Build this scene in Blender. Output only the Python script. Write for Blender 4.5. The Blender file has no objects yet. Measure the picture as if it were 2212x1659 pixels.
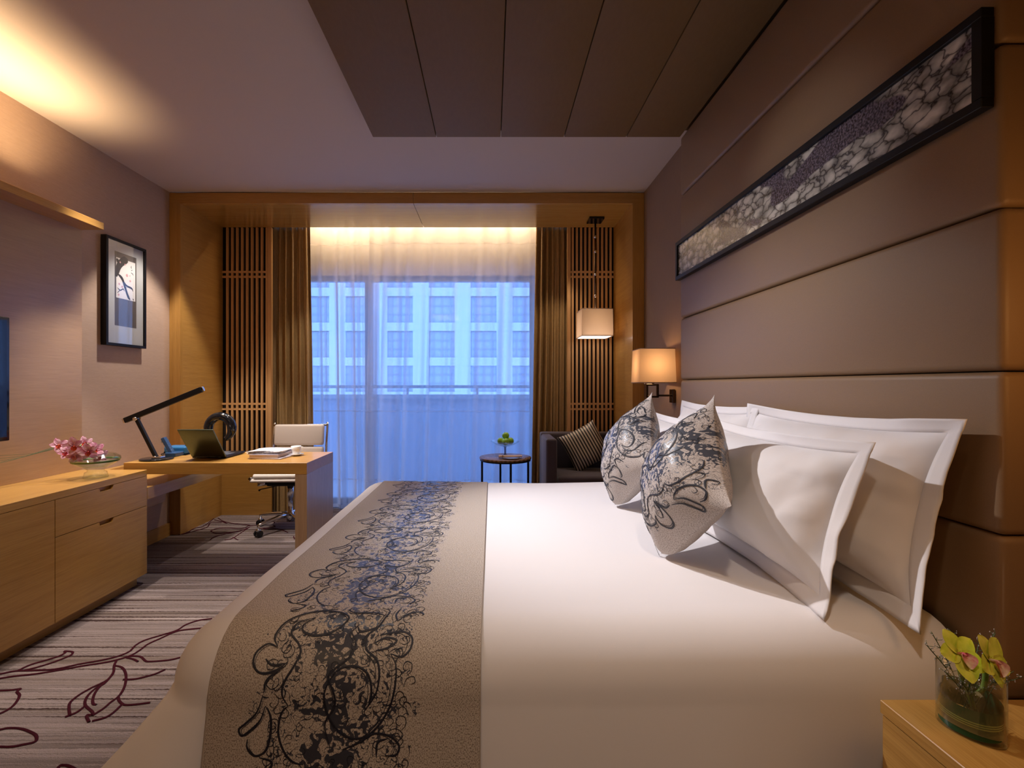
import bpy, bmesh, math, random
from mathutils import Vector, Matrix, noise
random.seed(7)
C = bpy.context.scene.collection
SC = bpy.context.scene
PI = math.pi
F = 1044.0; VX, VY, H = 1062.0, 832.0, 1.2     # focal length in px, vanishing point, eye height

# ------------------------------------------------------------------ camera
cam_d = bpy.data.cameras.new('camera'); cam = bpy.data.objects.new('camera', cam_d); C.objects.link(cam)
cam.location = (0, 0, H); cam.rotation_euler = (PI/2, 0, 0)
cam_d.sensor_width = 36.0; cam_d.lens = 36.0*F/2212; cam_d.shift_x = (1106-VX)/2212; cam_d.shift_y = (VY-829.5)/2212
cam_d.clip_start = 0.05; cam_d.clip_end = 500
SC.camera = cam
# ------------------------------------------------------------------ world, lights, exposure
SC.view_settings.view_transform = 'Standard'; SC.view_settings.look = 'None'
SC.view_settings.gamma = 1.0; SC.view_settings.use_curve_mapping = False
SC.view_settings.exposure = 0.0
SC.cycles.use_denoising = True
SC.cycles.max_bounces = 8; SC.cycles.diffuse_bounces = 4; SC.cycles.glossy_bounces = 4
SC.cycles.transmission_bounces = 8; SC.cycles.transparent_max_bounces = 16
SC.cycles.sample_clamp_indirect = 4.0
SC.cycles.caustics_reflective = False; SC.cycles.caustics_refractive = False
w = bpy.data.worlds.new('world'); SC.world = w; w.use_nodes = True
bg = w.node_tree.nodes['Background']
bg.inputs[0].default_value = (0.22, 0.43, 1.0, 1); bg.inputs[1].default_value = 3.6

def spot(name, loc, target, power, color, size=1.2, blend=0.5, r=0.03):
    l = bpy.data.lights.new(name, 'SPOT'); l.energy = power; l.color = color
    l.spot_size = size; l.spot_blend = blend; l.shadow_soft_size = r
    o = bpy.data.objects.new(name, l); C.objects.link(o); o.location = loc
    o.rotation_euler = (Vector(target)-Vector(loc)).to_track_quat('-Z', 'Y').to_euler(); return o
def area(name, loc, target, sx, sy, power, color, up='Y'):
    l = bpy.data.lights.new(name, 'AREA'); l.shape = 'RECTANGLE'; l.size = sx; l.size_y = sy
    l.energy = power; l.color = color
    o = bpy.data.objects.new(name, l); C.objects.link(o); o.location = loc
    o.rotation_euler = (Vector(target)-Vector(loc)).to_track_quat('-Z', up).to_euler(); return o
def point(name, loc, power, color, r=0.04):
    l = bpy.data.lights.new(name, 'POINT'); l.energy = power; l.color = color; l.shadow_soft_size = r
    o = bpy.data.objects.new(name, l); C.objects.link(o); o.location = loc; return o
WARM = (1.0, 0.58, 0.26); NEUT = (1.0, 0.90, 0.82); DAY = (0.35, 0.55, 1.0)
spot('downlight_cabinet', (-2.2, 2.78, 2.735), (-1.72, 2.8, 0), 150, NEUT, 0.98, 0.35, 0.025)
spot('downlight_passage', (-1.3, 2.62, 2.735), (-1.6, 2.6, 0), 75, NEUT, 1.0, 0.5, 0.03)
spot('downlight_desk', (-1.7, 3.28, 2.735), (-1.75, 3.26, 0.7), 70, (1.0, .93, .86), 0.9, 0.6, 0.03)
spot('downlight_picture', (-2.12, 3.5, 2.735), (-2.12, 3.46, 0), 120, NEUT, 1.3, 0.35, 0.025)
spot('downlight_bed', (-1.12, 2.5, 2.735), (0.62, 1.98, 0.82), 310, (0.98, 0.94, 0.97), 0.97, 0.95, 0.03)
spot('downlight_over_bed_picture', (-1.2, 2.0, 2.735), (1.07, 1.72, 1.86), 55, (0.95, 0.96, 1.0), 0.42, 1.0, 0.03)
spot('downlight_bed_centre', (-0.95, 2.0, 2.735), (0.1, 2.0, 0.6), 60, (0.96, 0.95, 1.0), 1.0, 1.0, 0.04)
spot('downlight_niche', (-1.5, 4.15, 2.64), (-1.6, 4.0, 0), 28, NEUT, 1.3, 0.5, 0.03)
spot('downlight_armchair', (0.6, 4.15, 2.64), (0.6, 4.2, 0), 26, (1, .8, .62), 1.2, 0.5, 0.03)
cove = area('cove_strip', (-2.39, 1.40, 2.20), (-2.39, 1.40, 3.0), 0.04, 2.6, 23, (1.0, 0.70, 0.38), 'Y'); cove.rotation_euler = (PI, 0, 0); cove.data.spread = math.radians(100)
area('curtain_cove', (-0.65, 4.60, 2.80), (-0.65, 4.78, 2.5), 2.3, 0.04, 20, (1.0, 0.72, 0.42), 'Y')
area('fill_behind_camera', (-0.6, -0.9, 2.70), (-0.6, -0.9, 0), 1.4, 0.9, 14, (1.0, 0.64, 0.32), 'Y')  # warm fill added behind the camera, not an actual ceiling fitting
spot('bed_near_fill', (0.2, 0.30, 2.60), (0.15, 1.2, 0.4), 55, (1.0, 0.80, 0.64), 1.1, 1.0, 0.06)  # unseen fill spot, added to brighten the near side of the bed
point('bedside_glow', (1.14, 0.62, 1.35), 3.0, (1.0, 0.5, 0.16), 0.08)

# ------------------------------------------------------------------ materials
def new_mat(name):
    m = bpy.data.materials.new(name); m.use_nodes = True; nt = m.node_tree
    b = nt.nodes['Principled BSDF']; return m, nt, b
def N(nt, t, **k):
    n = nt.nodes.new(t)
    for a, v in k.items(): setattr(n, a, v)
    return n
def L(nt, a, b): nt.links.new(a, b)
def setv(b, rough=0.5, metal=0.0, spec=None, **kw):
    b.inputs['Roughness'].default_value = rough; b.inputs['Metallic'].default_value = metal
    if spec is not None: b.inputs['Specular IOR Level'].default_value = spec
    for k, v in kw.items(): b.inputs[k.replace('_', ' ')].default_value = v
def plain(name, col, rough=0.5, metal=0.0, spec=None, bump=0.0, bscale=200, var=0.06, **kw):
    m, nt, b = new_mat(name); setv(b, rough, metal, spec, **kw)
    tc = N(nt, 'ShaderNodeTexCoord'); n = N(nt, 'ShaderNodeTexNoise'); n.inputs['Scale'].default_value = bscale
    L(nt, tc.outputs['Object'], n.inputs['Vector'])
    r = N(nt, 'ShaderNodeValToRGB')
    r.color_ramp.elements[0].color = tuple(c*(1-var) for c in col)+(1,); r.color_ramp.elements[1].color = tuple(min(1, c*(1+var)) for c in col)+(1,)
    r.color_ramp.elements[0].position = .3; r.color_ramp.elements[1].position = .7
    L(nt, n.outputs['Fac'], r.inputs[0]); L(nt, r.outputs[0], b.inputs['Base Color'])
    if bump:
        bp = N(nt, 'ShaderNodeBump'); bp.inputs['Strength'].default_value = bump; bp.inputs['Distance'].default_value = 0.002
        L(nt, n.outputs['Fac'], bp.inputs['Height']); L(nt, bp.outputs[0], b.inputs['Normal'])
    return m
def streaked(name, c1, c2, axis, rough=0.4, fine=420, bump=0.12, spec=0.5, stretch=0.02, coat=0.0, big=0.3):
    """two-tone streaks running along an axis: veneer, woven wall covering"""
    m, nt, b = new_mat(name); setv(b, rough, 0, spec); b.inputs['Coat Weight'].default_value = coat
    b.inputs['Coat Roughness'].default_value = 0.12
    tc = N(nt, 'ShaderNodeTexCoord'); mp = N(nt, 'ShaderNodeMapping')
    s = [fine, fine, fine]; s['xyz'.index(axis)] = fine*stretch
    mp.inputs['Scale'].default_value = s
    L(nt, tc.outputs['Object'], mp.inputs[0])
    n = N(nt, 'ShaderNodeTexNoise'); n.inputs['Scale'].default_value = 1.0; n.inputs['Detail'].default_value = 4; n.inputs['Roughness'].default_value = .6
    L(nt, mp.outputs[0], n.inputs['Vector'])
    n2 = N(nt, 'ShaderNodeTexNoise'); n2.inputs['Scale'].default_value = 0.10; n2.inputs['Detail'].default_value = 2
    L(nt, mp.outputs[0], n2.inputs['Vector'])
    mx = N(nt, 'ShaderNodeMath', operation='MULTIPLY_ADD'); mx.inputs[1].default_value = big
    L(nt, n2.outputs['Fac'], mx.inputs[0])
    hf = N(nt, 'ShaderNodeMath', operation='MULTIPLY'); hf.inputs[1].default_value = 1-big
    L(nt, n.outputs['Fac'], hf.inputs[0]); L(nt, hf.outputs[0], mx.inputs[2])
    r = N(nt, 'ShaderNodeValToRGB'); r.color_ramp.elements[0].color = c1+(1,); r.color_ramp.elements[1].color = c2+(1,)
    r.color_ramp.elements[0].position = .36; r.color_ramp.elements[1].position = .62
    L(nt, mx.outputs[0], r.inputs[0]); L(nt, r.outputs[0], b.inputs['Base Color'])
    bp = N(nt, 'ShaderNodeBump'); bp.inputs['Strength'].default_value = bump; bp.inputs['Distance'].default_value = 0.001
    L(nt, n.outputs['Fac'], bp.inputs['Height']); L(nt, bp.outputs[0], b.inputs['Normal'])
    return m
def emit(name, col, strength):
    m, nt, b = new_mat(name); b.inputs['Base Color'].default_value = col+(1,)
    b.inputs['Emission Color'].default_value = col+(1,); b.inputs['Emission Strength'].default_value = strength; return m
def glass(name, col=(1, 1, 1), rough=0.0, ior=1.45):
    m, nt, b = new_mat(name); setv(b, rough); b.inputs['Base Color'].default_value = col+(1,)
    b.inputs['Transmission Weight'].default_value = 1; b.inputs['IOR'].default_value = ior; return m
def thin_glass(name, tint=(1, 1, 1), refl=0.05):
    m, nt, b = new_mat(name); nt.nodes.remove(b); out = nt.nodes['Material Output']
    t = N(nt, 'ShaderNodeBsdfTransparent'); t.inputs[0].default_value = tint+(1,)
    g = N(nt, 'ShaderNodeBsdfGlossy'); g.inputs['Roughness'].default_value = 0.01
    lw = N(nt, 'ShaderNodeLayerWeight'); lw.inputs[0].default_value = .5
    pw = N(nt, 'ShaderNodeMath', operation='POWER'); pw.inputs[1].default_value = 4.0; L(nt, lw.outputs['Facing'], pw.inputs[0])
    f = N(nt, 'ShaderNodeMath', operation='MULTIPLY_ADD'); f.inputs[1].default_value = .85; f.inputs[2].default_value = refl; L(nt, pw.outputs[0], f.inputs[0])
    mx = N(nt, 'ShaderNodeMixShader'); L(nt, f.outputs[0], mx.inputs[0]); L(nt, t.outputs[0], mx.inputs[1]); L(nt, g.outputs[0], mx.inputs[2])
    L(nt, mx.outputs[0], out.inputs[0]); return m
def cloth_translucent(name, col, transp, lw=0.0, stripe=True, bump=0.0):
    m, nt, b = new_mat(name); nt.nodes.remove(b); out = nt.nodes['Material Output']
    d = N(nt, 'ShaderNodeBsdfDiffuse'); d.inputs[0].default_value = col+(1,)
    tl = N(nt, 'ShaderNodeBsdfTranslucent'); tl.inputs[0].default_value = col+(1,)
    m1 = N(nt, 'ShaderNodeMixShader'); m1.inputs[0].default_value = .55
    L(nt, d.outputs[0], m1.inputs[1]); L(nt, tl.outputs[0], m1.inputs[2])
    tr = N(nt, 'ShaderNodeBsdfTransparent')
    m2 = N(nt, 'ShaderNodeMixShader')
    L(nt, m1.outputs[0], m2.inputs[2]); L(nt, tr.outputs[0], m2.inputs[1])
    # thin weave: closes up where the cloth turns edge-on
    ly = N(nt, 'ShaderNodeLayerWeight'); ly.inputs[0].default_value = 0.5
    ma = N(nt, 'ShaderNodeMath', operation='MULTIPLY_ADD'); ma.inputs[1].default_value = lw; ma.inputs[2].default_value = 1-transp
    ma.use_clamp = True
    L(nt, ly.outputs['Facing'], ma.inputs[0]); L(nt, ma.outputs[0], m2.inputs[0])
    L(nt, m2.outputs[0], out.inputs[0]); return m

OAK1, OAK2 = (0.37, 0.180, 0.036), (0.50, 0.270, 0.066)
oak_x = streaked('oak_veneer_grain_x', OAK1, OAK2, 'x', 0.36, coat=0.25)
oak_y = streaked('oak_veneer_grain_y', OAK1, OAK2, 'y', 0.36, coat=0.2)
oak_z = streaked('oak_veneer_grain_z', OAK1, OAK2, 'z', 0.30, coat=0.3)
oak_gloss = streaked('oak_veneer_gloss', OAK1, OAK2, 'x', 0.22, coat=0.6)
oak_slat = streaked('oak_slat', (0.50, 0.27, 0.10), (0.64, 0.37, 0.16), 'z', 0.45)
dark_gap = plain('dark_recess', (0.012, 0.006, 0.003), 0.8)
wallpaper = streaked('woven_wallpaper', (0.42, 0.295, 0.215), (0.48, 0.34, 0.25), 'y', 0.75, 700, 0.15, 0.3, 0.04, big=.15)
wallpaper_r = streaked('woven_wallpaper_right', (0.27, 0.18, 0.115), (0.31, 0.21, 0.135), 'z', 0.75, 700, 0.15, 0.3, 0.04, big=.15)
paint = plain('ceiling_paint', (0.56, 0.475, 0.425), 0.9, bump=0.05, var=0.01)
canopy_m = streaked('canopy_fabric', (0.150, 0.083, 0.027), (0.175, 0.100, 0.036), 'y', 0.7, 700, 0.15, 0.3, 0.3)
headb_m = streaked('headboard_fabric', (0.245, 0.150, 0.078), (0.275, 0.172, 0.093), 'y', 0.48, 1500, 0.15, 0.4, 0.35, big=.1)
white_paint = plain('window_metal', (0.45, 0.45, 0.48), 0.4)
linen = plain('white_linen', (0.80, 0.77, 0.77), 0.85, bump=0.05, bscale=900, var=0.01, Sheen_Weight=0.15)
chrome = plain('chrome', (0.75, 0.75, 0.76), 0.12, 1.0, var=0.01)
bronze = plain('dark_bronze_metal', (0.10, 0.075, 0.055), 0.2, 1.0, var=0.05)
black_gloss = plain('black_gloss', (0.008, 0.008, 0.01), 0.12, var=0.02)
black_matt = plain('black_matt', (0.006, 0.005, 0.006), 0.45, 0.0, 0.25, var=0.02)
leather_white = plain('cream_leather', (0.74, 0.66, 0.60), 0.4, bump=0.1, bscale=500, var=0.02)
porcelain = plain('white_porcelain', (0.82, 0.80, 0.78), 0.15, var=0.01)
sheer_m = cloth_translucent('sheer_voile', (0.86, 0.84, 0.84), 0.57, 0.8)
seam_m = cloth_translucent('sheer_hem', (0.86, 0.84, 0.84), 0.25)
shade_m = cloth_translucent('lamp_shade_linen', (0.60, 0.45, 0.31), 0.0)
shade_in = plain('shade_trim', (0.45, 0.33, 0.24), 0.8)
clear = thin_glass('clear_glass', (0.93, 0.96, 0.95), 0.07)

# ------------------------------------------------------------------ mesh helpers
BASE = {}
def root(name, label=None, cat=None, loc=(0, 0, 0), group=None, kind=None, rotz=0.0, local=False):
    o = bpy.data.objects.new(name, None); C.objects.link(o); o.location = loc; o.rotation_euler = (0, 0, rotz)
    o.empty_display_size = 0.05
    tagit(o, label, cat, group, kind)
    BASE[o.name] = Vector((0, 0, 0)) if local else Vector(loc); return o
def tagit(o, label=None, cat=None, group=None, kind=None):
    if label: o['label'] = label
    if cat: o['category'] = cat
    if group: o['group'] = group
    if kind: o['kind'] = kind
    return o
def obj(name, bm, mat, parent=None, smooth=False, kind=None, label=None):
    me = bpy.data.meshes.new(name); bmesh.ops.recalc_face_normals(bm, faces=bm.faces); bm.normal_update()
    off = BASE.get(parent.name, Vector((0, 0, 0))) if parent else Vector((0, 0, 0))
    if off.length: bmesh.ops.translate(bm, verts=bm.verts, vec=-off)
    bm.to_mesh(me); bm.free()
    mats = mat if isinstance(mat, (list, tuple)) else [mat]
    for q in mats: me.materials.append(q)
    if smooth:
        for p in me.polygons: p.use_smooth = True
        if smooth != 'all':
            me.set_sharp_from_angle(angle=math.radians(40))
    o = bpy.data.objects.new(name, me); C.objects.link(o)
    if parent: o.parent = parent; BASE[o.name] = off
    if kind: o['kind'] = kind
    if label: o['label'] = label
    return o
def box(bm, x0, x1, y0, y1, z0, z1, bev=0.0, seg=1, mat=0, M=None):
    t = bmesh.new()
    vs = [t.verts.new((x, y, z)) for z in (z0, z1) for y in (y0, y1) for x in (x0, x1)]
    for f in ((0, 2, 3, 1), (4, 5, 7, 6), (0, 1, 5, 4), (2, 6, 7, 3), (0, 4, 6, 2), (1, 3, 7, 5)): t.faces.new([vs[i] for i in f])
    if bev: bmesh.ops.bevel(t, geom=t.edges[:], offset=bev, segments=seg, profile=0.5, affect='EDGES')
    return merge(bm, t, mat, M)
def merge(bm, t, mat=0, M=None):
    if M is not None: bmesh.ops.transform(t, matrix=M, verts=t.verts)
    mp = {}
    for v in t.verts: mp[v] = bm.verts.new(v.co)
    for f in t.faces:
        g = bm.faces.new([mp[v] for v in f.verts]); g.material_index = mat; g.smooth = f.smooth
    t.free(); return bm
def nb(): return bmesh.new()
def bx(name, x0, x1, y0, y1, z0, z1, mat, parent=None, bev=0.0, seg=1, label=None, smooth=False):
    bm = nb(); box(bm, x0, x1, y0, y1, z0, z1, bev, seg); return obj(name, bm, mat, parent, smooth or (bev > 0 and seg > 1), label=label)
def sweep(bm, pts, rads, n=10, caps=True, closed=False, mat=0):
    pts = [Vector(p) for p in pts]; m = len(pts)
    if not hasattr(rads, '__len__'): rads = [rads]*m
    rings = []; up = None
    for i, p in enumerate(pts):
        a = pts[(i-1) % m] if (closed or i > 0) else p; b = pts[(i+1) % m] if (closed or i < m-1) else p
        d = (b-a).normalized()
        if up is None:
            up = Vector((0, 0, 1)) if abs(d.z) < .9 else Vector((1, 0, 0))
        s = d.cross(up).normalized(); up = s.cross(d).normalized()
        rings.append([bm.verts.new(p+(s*math.cos(2*PI*k/n)+up*math.sin(2*PI*k/n))*rads[i]) for k in range(n)])
    for i in range(m if closed else m-1):
        r0, r1 = rings[i], rings[(i+1) % m]
        for k in range(n):
            f = bm.faces.new((r0[k], r0[(k+1) % n], r1[(k+1) % n], r1[k])); f.smooth = True; f.material_index = mat
    if caps and not closed:
        bm.faces.new(rings[0][::-1]).material_index = mat; bm.faces.new(rings[-1]).material_index = mat
    return bm
def lathe(bm, prof, c=(0, 0, 0), n=32, sx=1, sy=1, rot=0, mat=0, close=False):
    rings = []
    for r, z in prof:
        if r < 1e-6: rings.append([bm.verts.new((c[0], c[1], c[2]+z))]); continue
        ring = []
        for k in range(n):
            a = 2*PI*k/n; x = r*sx*math.cos(a); y = r*sy*math.sin(a)
            ring.append(bm.verts.new((c[0]+x*math.cos(rot)-y*math.sin(rot), c[1]+x*math.sin(rot)+y*math.cos(rot), c[2]+z)))
        rings.append(ring)
    prs = list(zip(rings, rings[1:]))
    if close: prs.append((rings[-1], rings[0]))
    for a, b in prs:
        for k in range(n):
            if len(a) == 1 and len(b) == 1: continue
            if len(a) == 1: f = bm.faces.new((a[0], b[(k+1) % n], b[k]))
            elif len(b) == 1: f = bm.faces.new((a[k], a[(k+1) % n], b[0]))
            else: f = bm.faces.new((a[k], a[(k+1) % n], b[(k+1) % n], b[k]))
            f.smooth = True; f.material_index = mat
    return bm
def grid(bm, fn, nu, nv, uvfn=None, mat=0):
    vs = [[bm.verts.new(fn(i/nu, j/nv)) for i in range(nu+1)] for j in range(nv+1)]
    uvl = bm.loops.layers.uv.verify() if uvfn else None
    for j in range(nv):
        for i in range(nu):
            f = bm.faces.new((vs[j][i], vs[j][i+1], vs[j+1][i+1], vs[j+1][i])); f.smooth = True; f.material_index = mat
            if uvfn:
                for l, (a, b) in zip(f.loops, ((i, j), (i+1, j), (i+1, j+1), (i, j+1))): l[uvl].uv = uvfn(a/nu, b/nv)
    return vs
def spline(pts, n=8):
    """Catmull-Rom through 2-D or 3-D points"""
    P = [Vector(p) for p in pts]; out = []
    for i in range(len(P)-1):
        p0 = P[i-1] if i else P[0]*2-P[1]; p1, p2 = P[i], P[i+1]; p3 = P[i+2] if i+2 < len(P) else P[-1]*2-P[-2]
        for k in range(n):
            t = k/n
            out.append(.5*((2*p1)+(p2-p0)*t+(2*p0-5*p1+4*p2-p3)*t*t+(3*p1-p0-3*p2+p3)*t**3))
    out.append(P[-1]); return out
def ribbon(bm, pts2, w, surf, lift=0.002, taper=True):
    """flat cord along 2-D curve pts2, width w, laid on surface surf(u, v) -> (point, normal)"""
    m = len(pts2); prev = None
    for i, p in enumerate(pts2):
        d = (pts2[min(i+1, m-1)]-pts2[max(i-1, 0)]);
        if d.length < 1e-9: d = Vector((1, 0))
        d.normalize(); q = Vector((-d.y, d.x)); t = i/(m-1)
        ww = w*(0.35+0.65*min(1, 5*min(t, 1-t))) if taper else w
        row = []
        for sgn, h in ((-1, .2), (0, 1), (1, .2)):
            uv = p+q*(sgn*ww/2); P0, nn = surf(uv.x, uv.y); row.append(bm.verts.new(P0+nn*(lift*h)))
        if prev:
            for k in (0, 1):
                f = bm.faces.new((prev[k], prev[k+1], row[k+1], row[k])); f.smooth = True
        prev = row
def fbm(v, s=1.0, o=3): return noise.fractal(Vector(v)*s, 1.0, 2.0, o)

# ================================================================== ROOM SHELL
XL, XR, YB, YF, ZC = -2.585, 1.224, -1.6, 3.874, 2.748      # left wall, right wall, back, front of the window surround, ceiling
NX0, NX1, NY, NZ = -2.495, 1.13, 4.467, 2.658               # niche inside the surround
def carpet():
    m, nt, b = new_mat('striped_carpet'); setv(b, 0.95, 0, 0.1)
    tc = N(nt, 'ShaderNodeTexCoord'); sp = N(nt, 'ShaderNodeSeparateXYZ'); L(nt, tc.outputs['Object'], sp.inputs[0])
    jit = N(nt, 'ShaderNodeTexNoise'); jit.inputs['Scale'].default_value = 70; L(nt, tc.outputs['Object'], jit.inputs['Vector'])
    ja = N(nt, 'ShaderNodeMath', operation='MULTIPLY_ADD'); ja.inputs[1].default_value = .012
    L(nt, jit.outputs['Fac'], ja.inputs[0]); L(nt, sp.outputs['Y'], ja.inputs[2])
    cx = N(nt, 'ShaderNodeCombineXYZ'); L(nt, ja.outputs[0], cx.inputs['Y'])
    xs = N(nt, 'ShaderNodeMath', operation='MULTIPLY'); xs.inputs[1].default_value = .012; L(nt, sp.outputs['X'], xs.inputs[0]); L(nt, xs.outputs[0], cx.inputs['X'])
    a = N(nt, 'ShaderNodeTexNoise'); a.inputs['Scale'].default_value = 17; a.inputs['Detail'].default_value = 3; a.inputs['Roughness'].default_value = .75
    L(nt, cx.outputs[0], a.inputs['Vector'])
    r = N(nt, 'ShaderNodeValToRGB'); cr = r.color_ramp; cr.elements[0].position = .33; cr.elements[1].position = .68
    cr.elements[0].color = (.085, .06, .053, 1); cr.elements[1].color = (.39, .32, .30, 1)
    for p, c in ((.42, (.20, .15, .125)), (.47, (.28, .22, .21)), (.53, (.17, .13, .115)), (.57, (.34, .27, .255)), (.62, (.235, .18, .16))):
        e = cr.elements.new(p); e.color = c+(1,)
    L(nt, a.outputs['Fac'], r.inputs[0])
    b2 = N(nt, 'ShaderNodeTexNoise'); b2.inputs['Scale'].default_value = 52; b2.inputs['Detail'].default_value = 1
    L(nt, cx.outputs[0], b2.inputs['Vector'])
    th = N(nt, 'ShaderNodeMapRange'); th.inputs['From Min'].default_value = .60; th.inputs['From Max'].default_value = .66; L(nt, b2.outputs['Fac'], th.inputs['Value'])
    mx = N(nt, 'ShaderNodeMix', data_type='RGBA'); L(nt, th.outputs[0], mx.inputs['Factor']); L(nt, r.outputs[0], mx.inputs['A']); mx.inputs['B'].default_value = (.06, .035, .03, 1)
    pile = N(nt, 'ShaderNodeTexNoise'); pile.inputs['Scale'].default_value = 420; pile.inputs['Detail'].default_value = 2; L(nt, tc.outputs['Object'], pile.inputs['Vector'])
    pm = N(nt, 'ShaderNodeMapRange'); pm.inputs['From Min'].default_value = .3; pm.inputs['From Max'].default_value = .7; pm.inputs['To Min'].default_value = .62; pm.inputs['To Max'].default_value = 1.08
    L(nt, pile.outputs['Fac'], pm.inputs['Value'])
    ml = N(nt, 'ShaderNodeMix', data_type='RGBA', blend_type='MULTIPLY'); ml.inputs['Factor'].default_value = 1
    L(nt, mx.outputs['Result'], ml.inputs['A']); L(nt, pm.outputs[0], ml.inputs['B']); L(nt, ml.outputs['Result'], b.inputs['Base Color'])
    bp = N(nt, 'ShaderNodeBump'); bp.inputs['Strength'].default_value = .6; bp.inputs['Distance'].default_value = .004
    L(nt, pile.outputs['Fac'], bp.inputs['Height']); L(nt, bp.outputs[0], b.inputs['Normal']); return m
fl = bx('floor', XL-.1, XR+.1, YB, 4.95, -.08, 0, carpet()); fl['kind'] = 'structure'
def struct(name, *a, **k):
    o = bx(name, *a, **k); o['kind'] = 'structure'; return o
struct('ceiling', XL-.1, XR+.1, YB, YF, ZC, ZC+.1, paint)
struct('wall_left', XL-.1, XL, YB, 4.95, 0, 3.0, wallpaper)
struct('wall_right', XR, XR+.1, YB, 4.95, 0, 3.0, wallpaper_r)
struct('wall_back', XL-.1, XR+.1, YB-.1, YB, 0, 3.0, wallpaper)
struct('ceiling_pocket', XL, XR, YF, 4.95, 2.93, 3.0, paint)
# wall round the balcony window
WY = 4.86; WX0, WX1, WZ1 = -1.95, .75, 2.30
wf = root('wall_far', kind='structure')
bx('header', XL, XR, WY, WY+.12, WZ1, 2.93, plain('window_wall_paint', (.62, .58, .55), .9), wf)
bx('pier', XL, WX0, WY, WY+.12, 0, WZ1, paint, wf); bx('pier', WX1, XR, WY, WY+.12, 0, WZ1, paint, wf)
# left baseboard behind desk
struct('baseboard_left', XL, XL+.018, 2.93, YF, 0, .10, oak_y)
# --- carpet vine (tufted dark red cord, stands proud of the pile)
def fl_surf(x, y): return Vector((x, y, 0.0005)), Vector((0, 0, 1))
def fpx(px, py):
    s = (py-VY)/H; return Vector(((px-VX)/s, F/s))
vine = nb()
VA = [[(-300, 780), (0, 725), (160, 695), (330, 690), (560, 675), (800, 625), (1000, 590), (1170, 550), (1290, 500), (1350, 440), (1440, 390), (1600, 340), (1760, 290), (1850, 235), (1980, 190), (2120, 170)],
 [(-300, 830), (0, 770), (160, 745), (350, 725), (600, 685), (820, 645), (1100, 600), (1290, 545), (1390, 490), (1470, 430), (1600, 370), (1780, 295), (2020, 265)],
 [(170, 695), (300, 635), (450, 590), (580, 550), (650, 512), (645, 497), (715, 500), (725, 515), (690, 545), (540, 605), (380, 655), (240, 690)],
 [(1160, 595), (1140, 640), (1130, 710), (1060, 790), (900, 870), (780, 940), (700, 1010), (690, 1080), (700, 1140)], [(650, 1155), (760, 1110), (840, 1050)],
 [(1130, 720), (1040, 820), (950, 870), (870, 950), (850, 1030), (920, 1100), (920, 1130), (865, 1140), (890, 1205)],
 [(1060, 790), (970, 880), (930, 960), (930, 1020), (965, 1030)],
 [(1150, 640), (1220, 660), (1255, 720), (1255, 800), (1230, 880), (1180, 950), (1100, 1010), (1030, 1070), (920, 1140)],
 [(1180, 950), (1190, 990), (1240, 1030), (1340, 1030), (1500, 1010)], [(1215, 1030), (1130, 1110), (1050, 1160), (920, 1195)],
 [(1230, 780), (1350, 775), (1480, 745), (1560, 720), (1650, 680)], [(1290, 545), (1400, 550), (1450, 590), (1500, 600), (1690, 585), (1800, 560)],
 [(1265, 560), (1330, 575), (1380, 600)], [(-200, 900), (0, 890), (110, 885), (210, 872)], [(210, 872), (170, 900), (195, 940), (150, 1020), (80, 1080), (0, 1120), (-200, 1200)],
 [(-200, 1300), (0, 1280), (80, 1265), (200, 1268), (300, 1300), (360, 1340), (350, 1400), (230, 1430), (120, 1450), (0, 1450), (-200, 1440)],
 [(560, 1700), (600, 1640), (680, 1640), (760, 1680)]]
VB = [[(430, 785), (520, 760), (600, 715), (700, 690), (770, 640), (820, 600)], [(470, 780), (600, 745), (740, 700), (780, 650), (900, 650)],
 [(860, 600), (930, 640), (1060, 665), (1210, 680)], [(820, 620), (900, 640), (960, 660)], [(780, 740), (850, 715), (980, 710), (1120, 715), (1200, 680)],
 [(780, 740), (830, 765), (960, 760), (1100, 740), (1200, 700)], [(770, 840), (810, 810), (880, 790), (960, 770), (1110, 740)], [(930, 840), (1010, 825), (1080, 780), (1200, 700)],
 [(1200, 690), (1330, 670), (1460, 640), (1470, 660)], [(1300, 720), (1450, 700), (1480, 690), (1460, 680)], [(1350, 720), (1500, 720), (1580, 740), (1620, 760)], [(1080, 840), (1020, 810)], [(1690, 830), (1680, 800)]]
for c in VA:
    P = [fpx(x/4.622, 1300+y/4.622) for x, y in c]; ribbon(vine, spline(P, 10), .010, fl_surf, .005, False)
for c in VB:
    P = [fpx(300+x/5.027, 1000+y/5.027) for x, y in c]; ribbon(vine, spline(P, 8), .009, fl_surf, .005, False)
obj('vine_motif', vine, plain('wine_red_yarn', (.040, .004, .009), .95, spec=.1, bump=.6, bscale=500, var=.4), fl, kind='stuff', label='dark red leafy vine drawn in the carpet')

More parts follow.
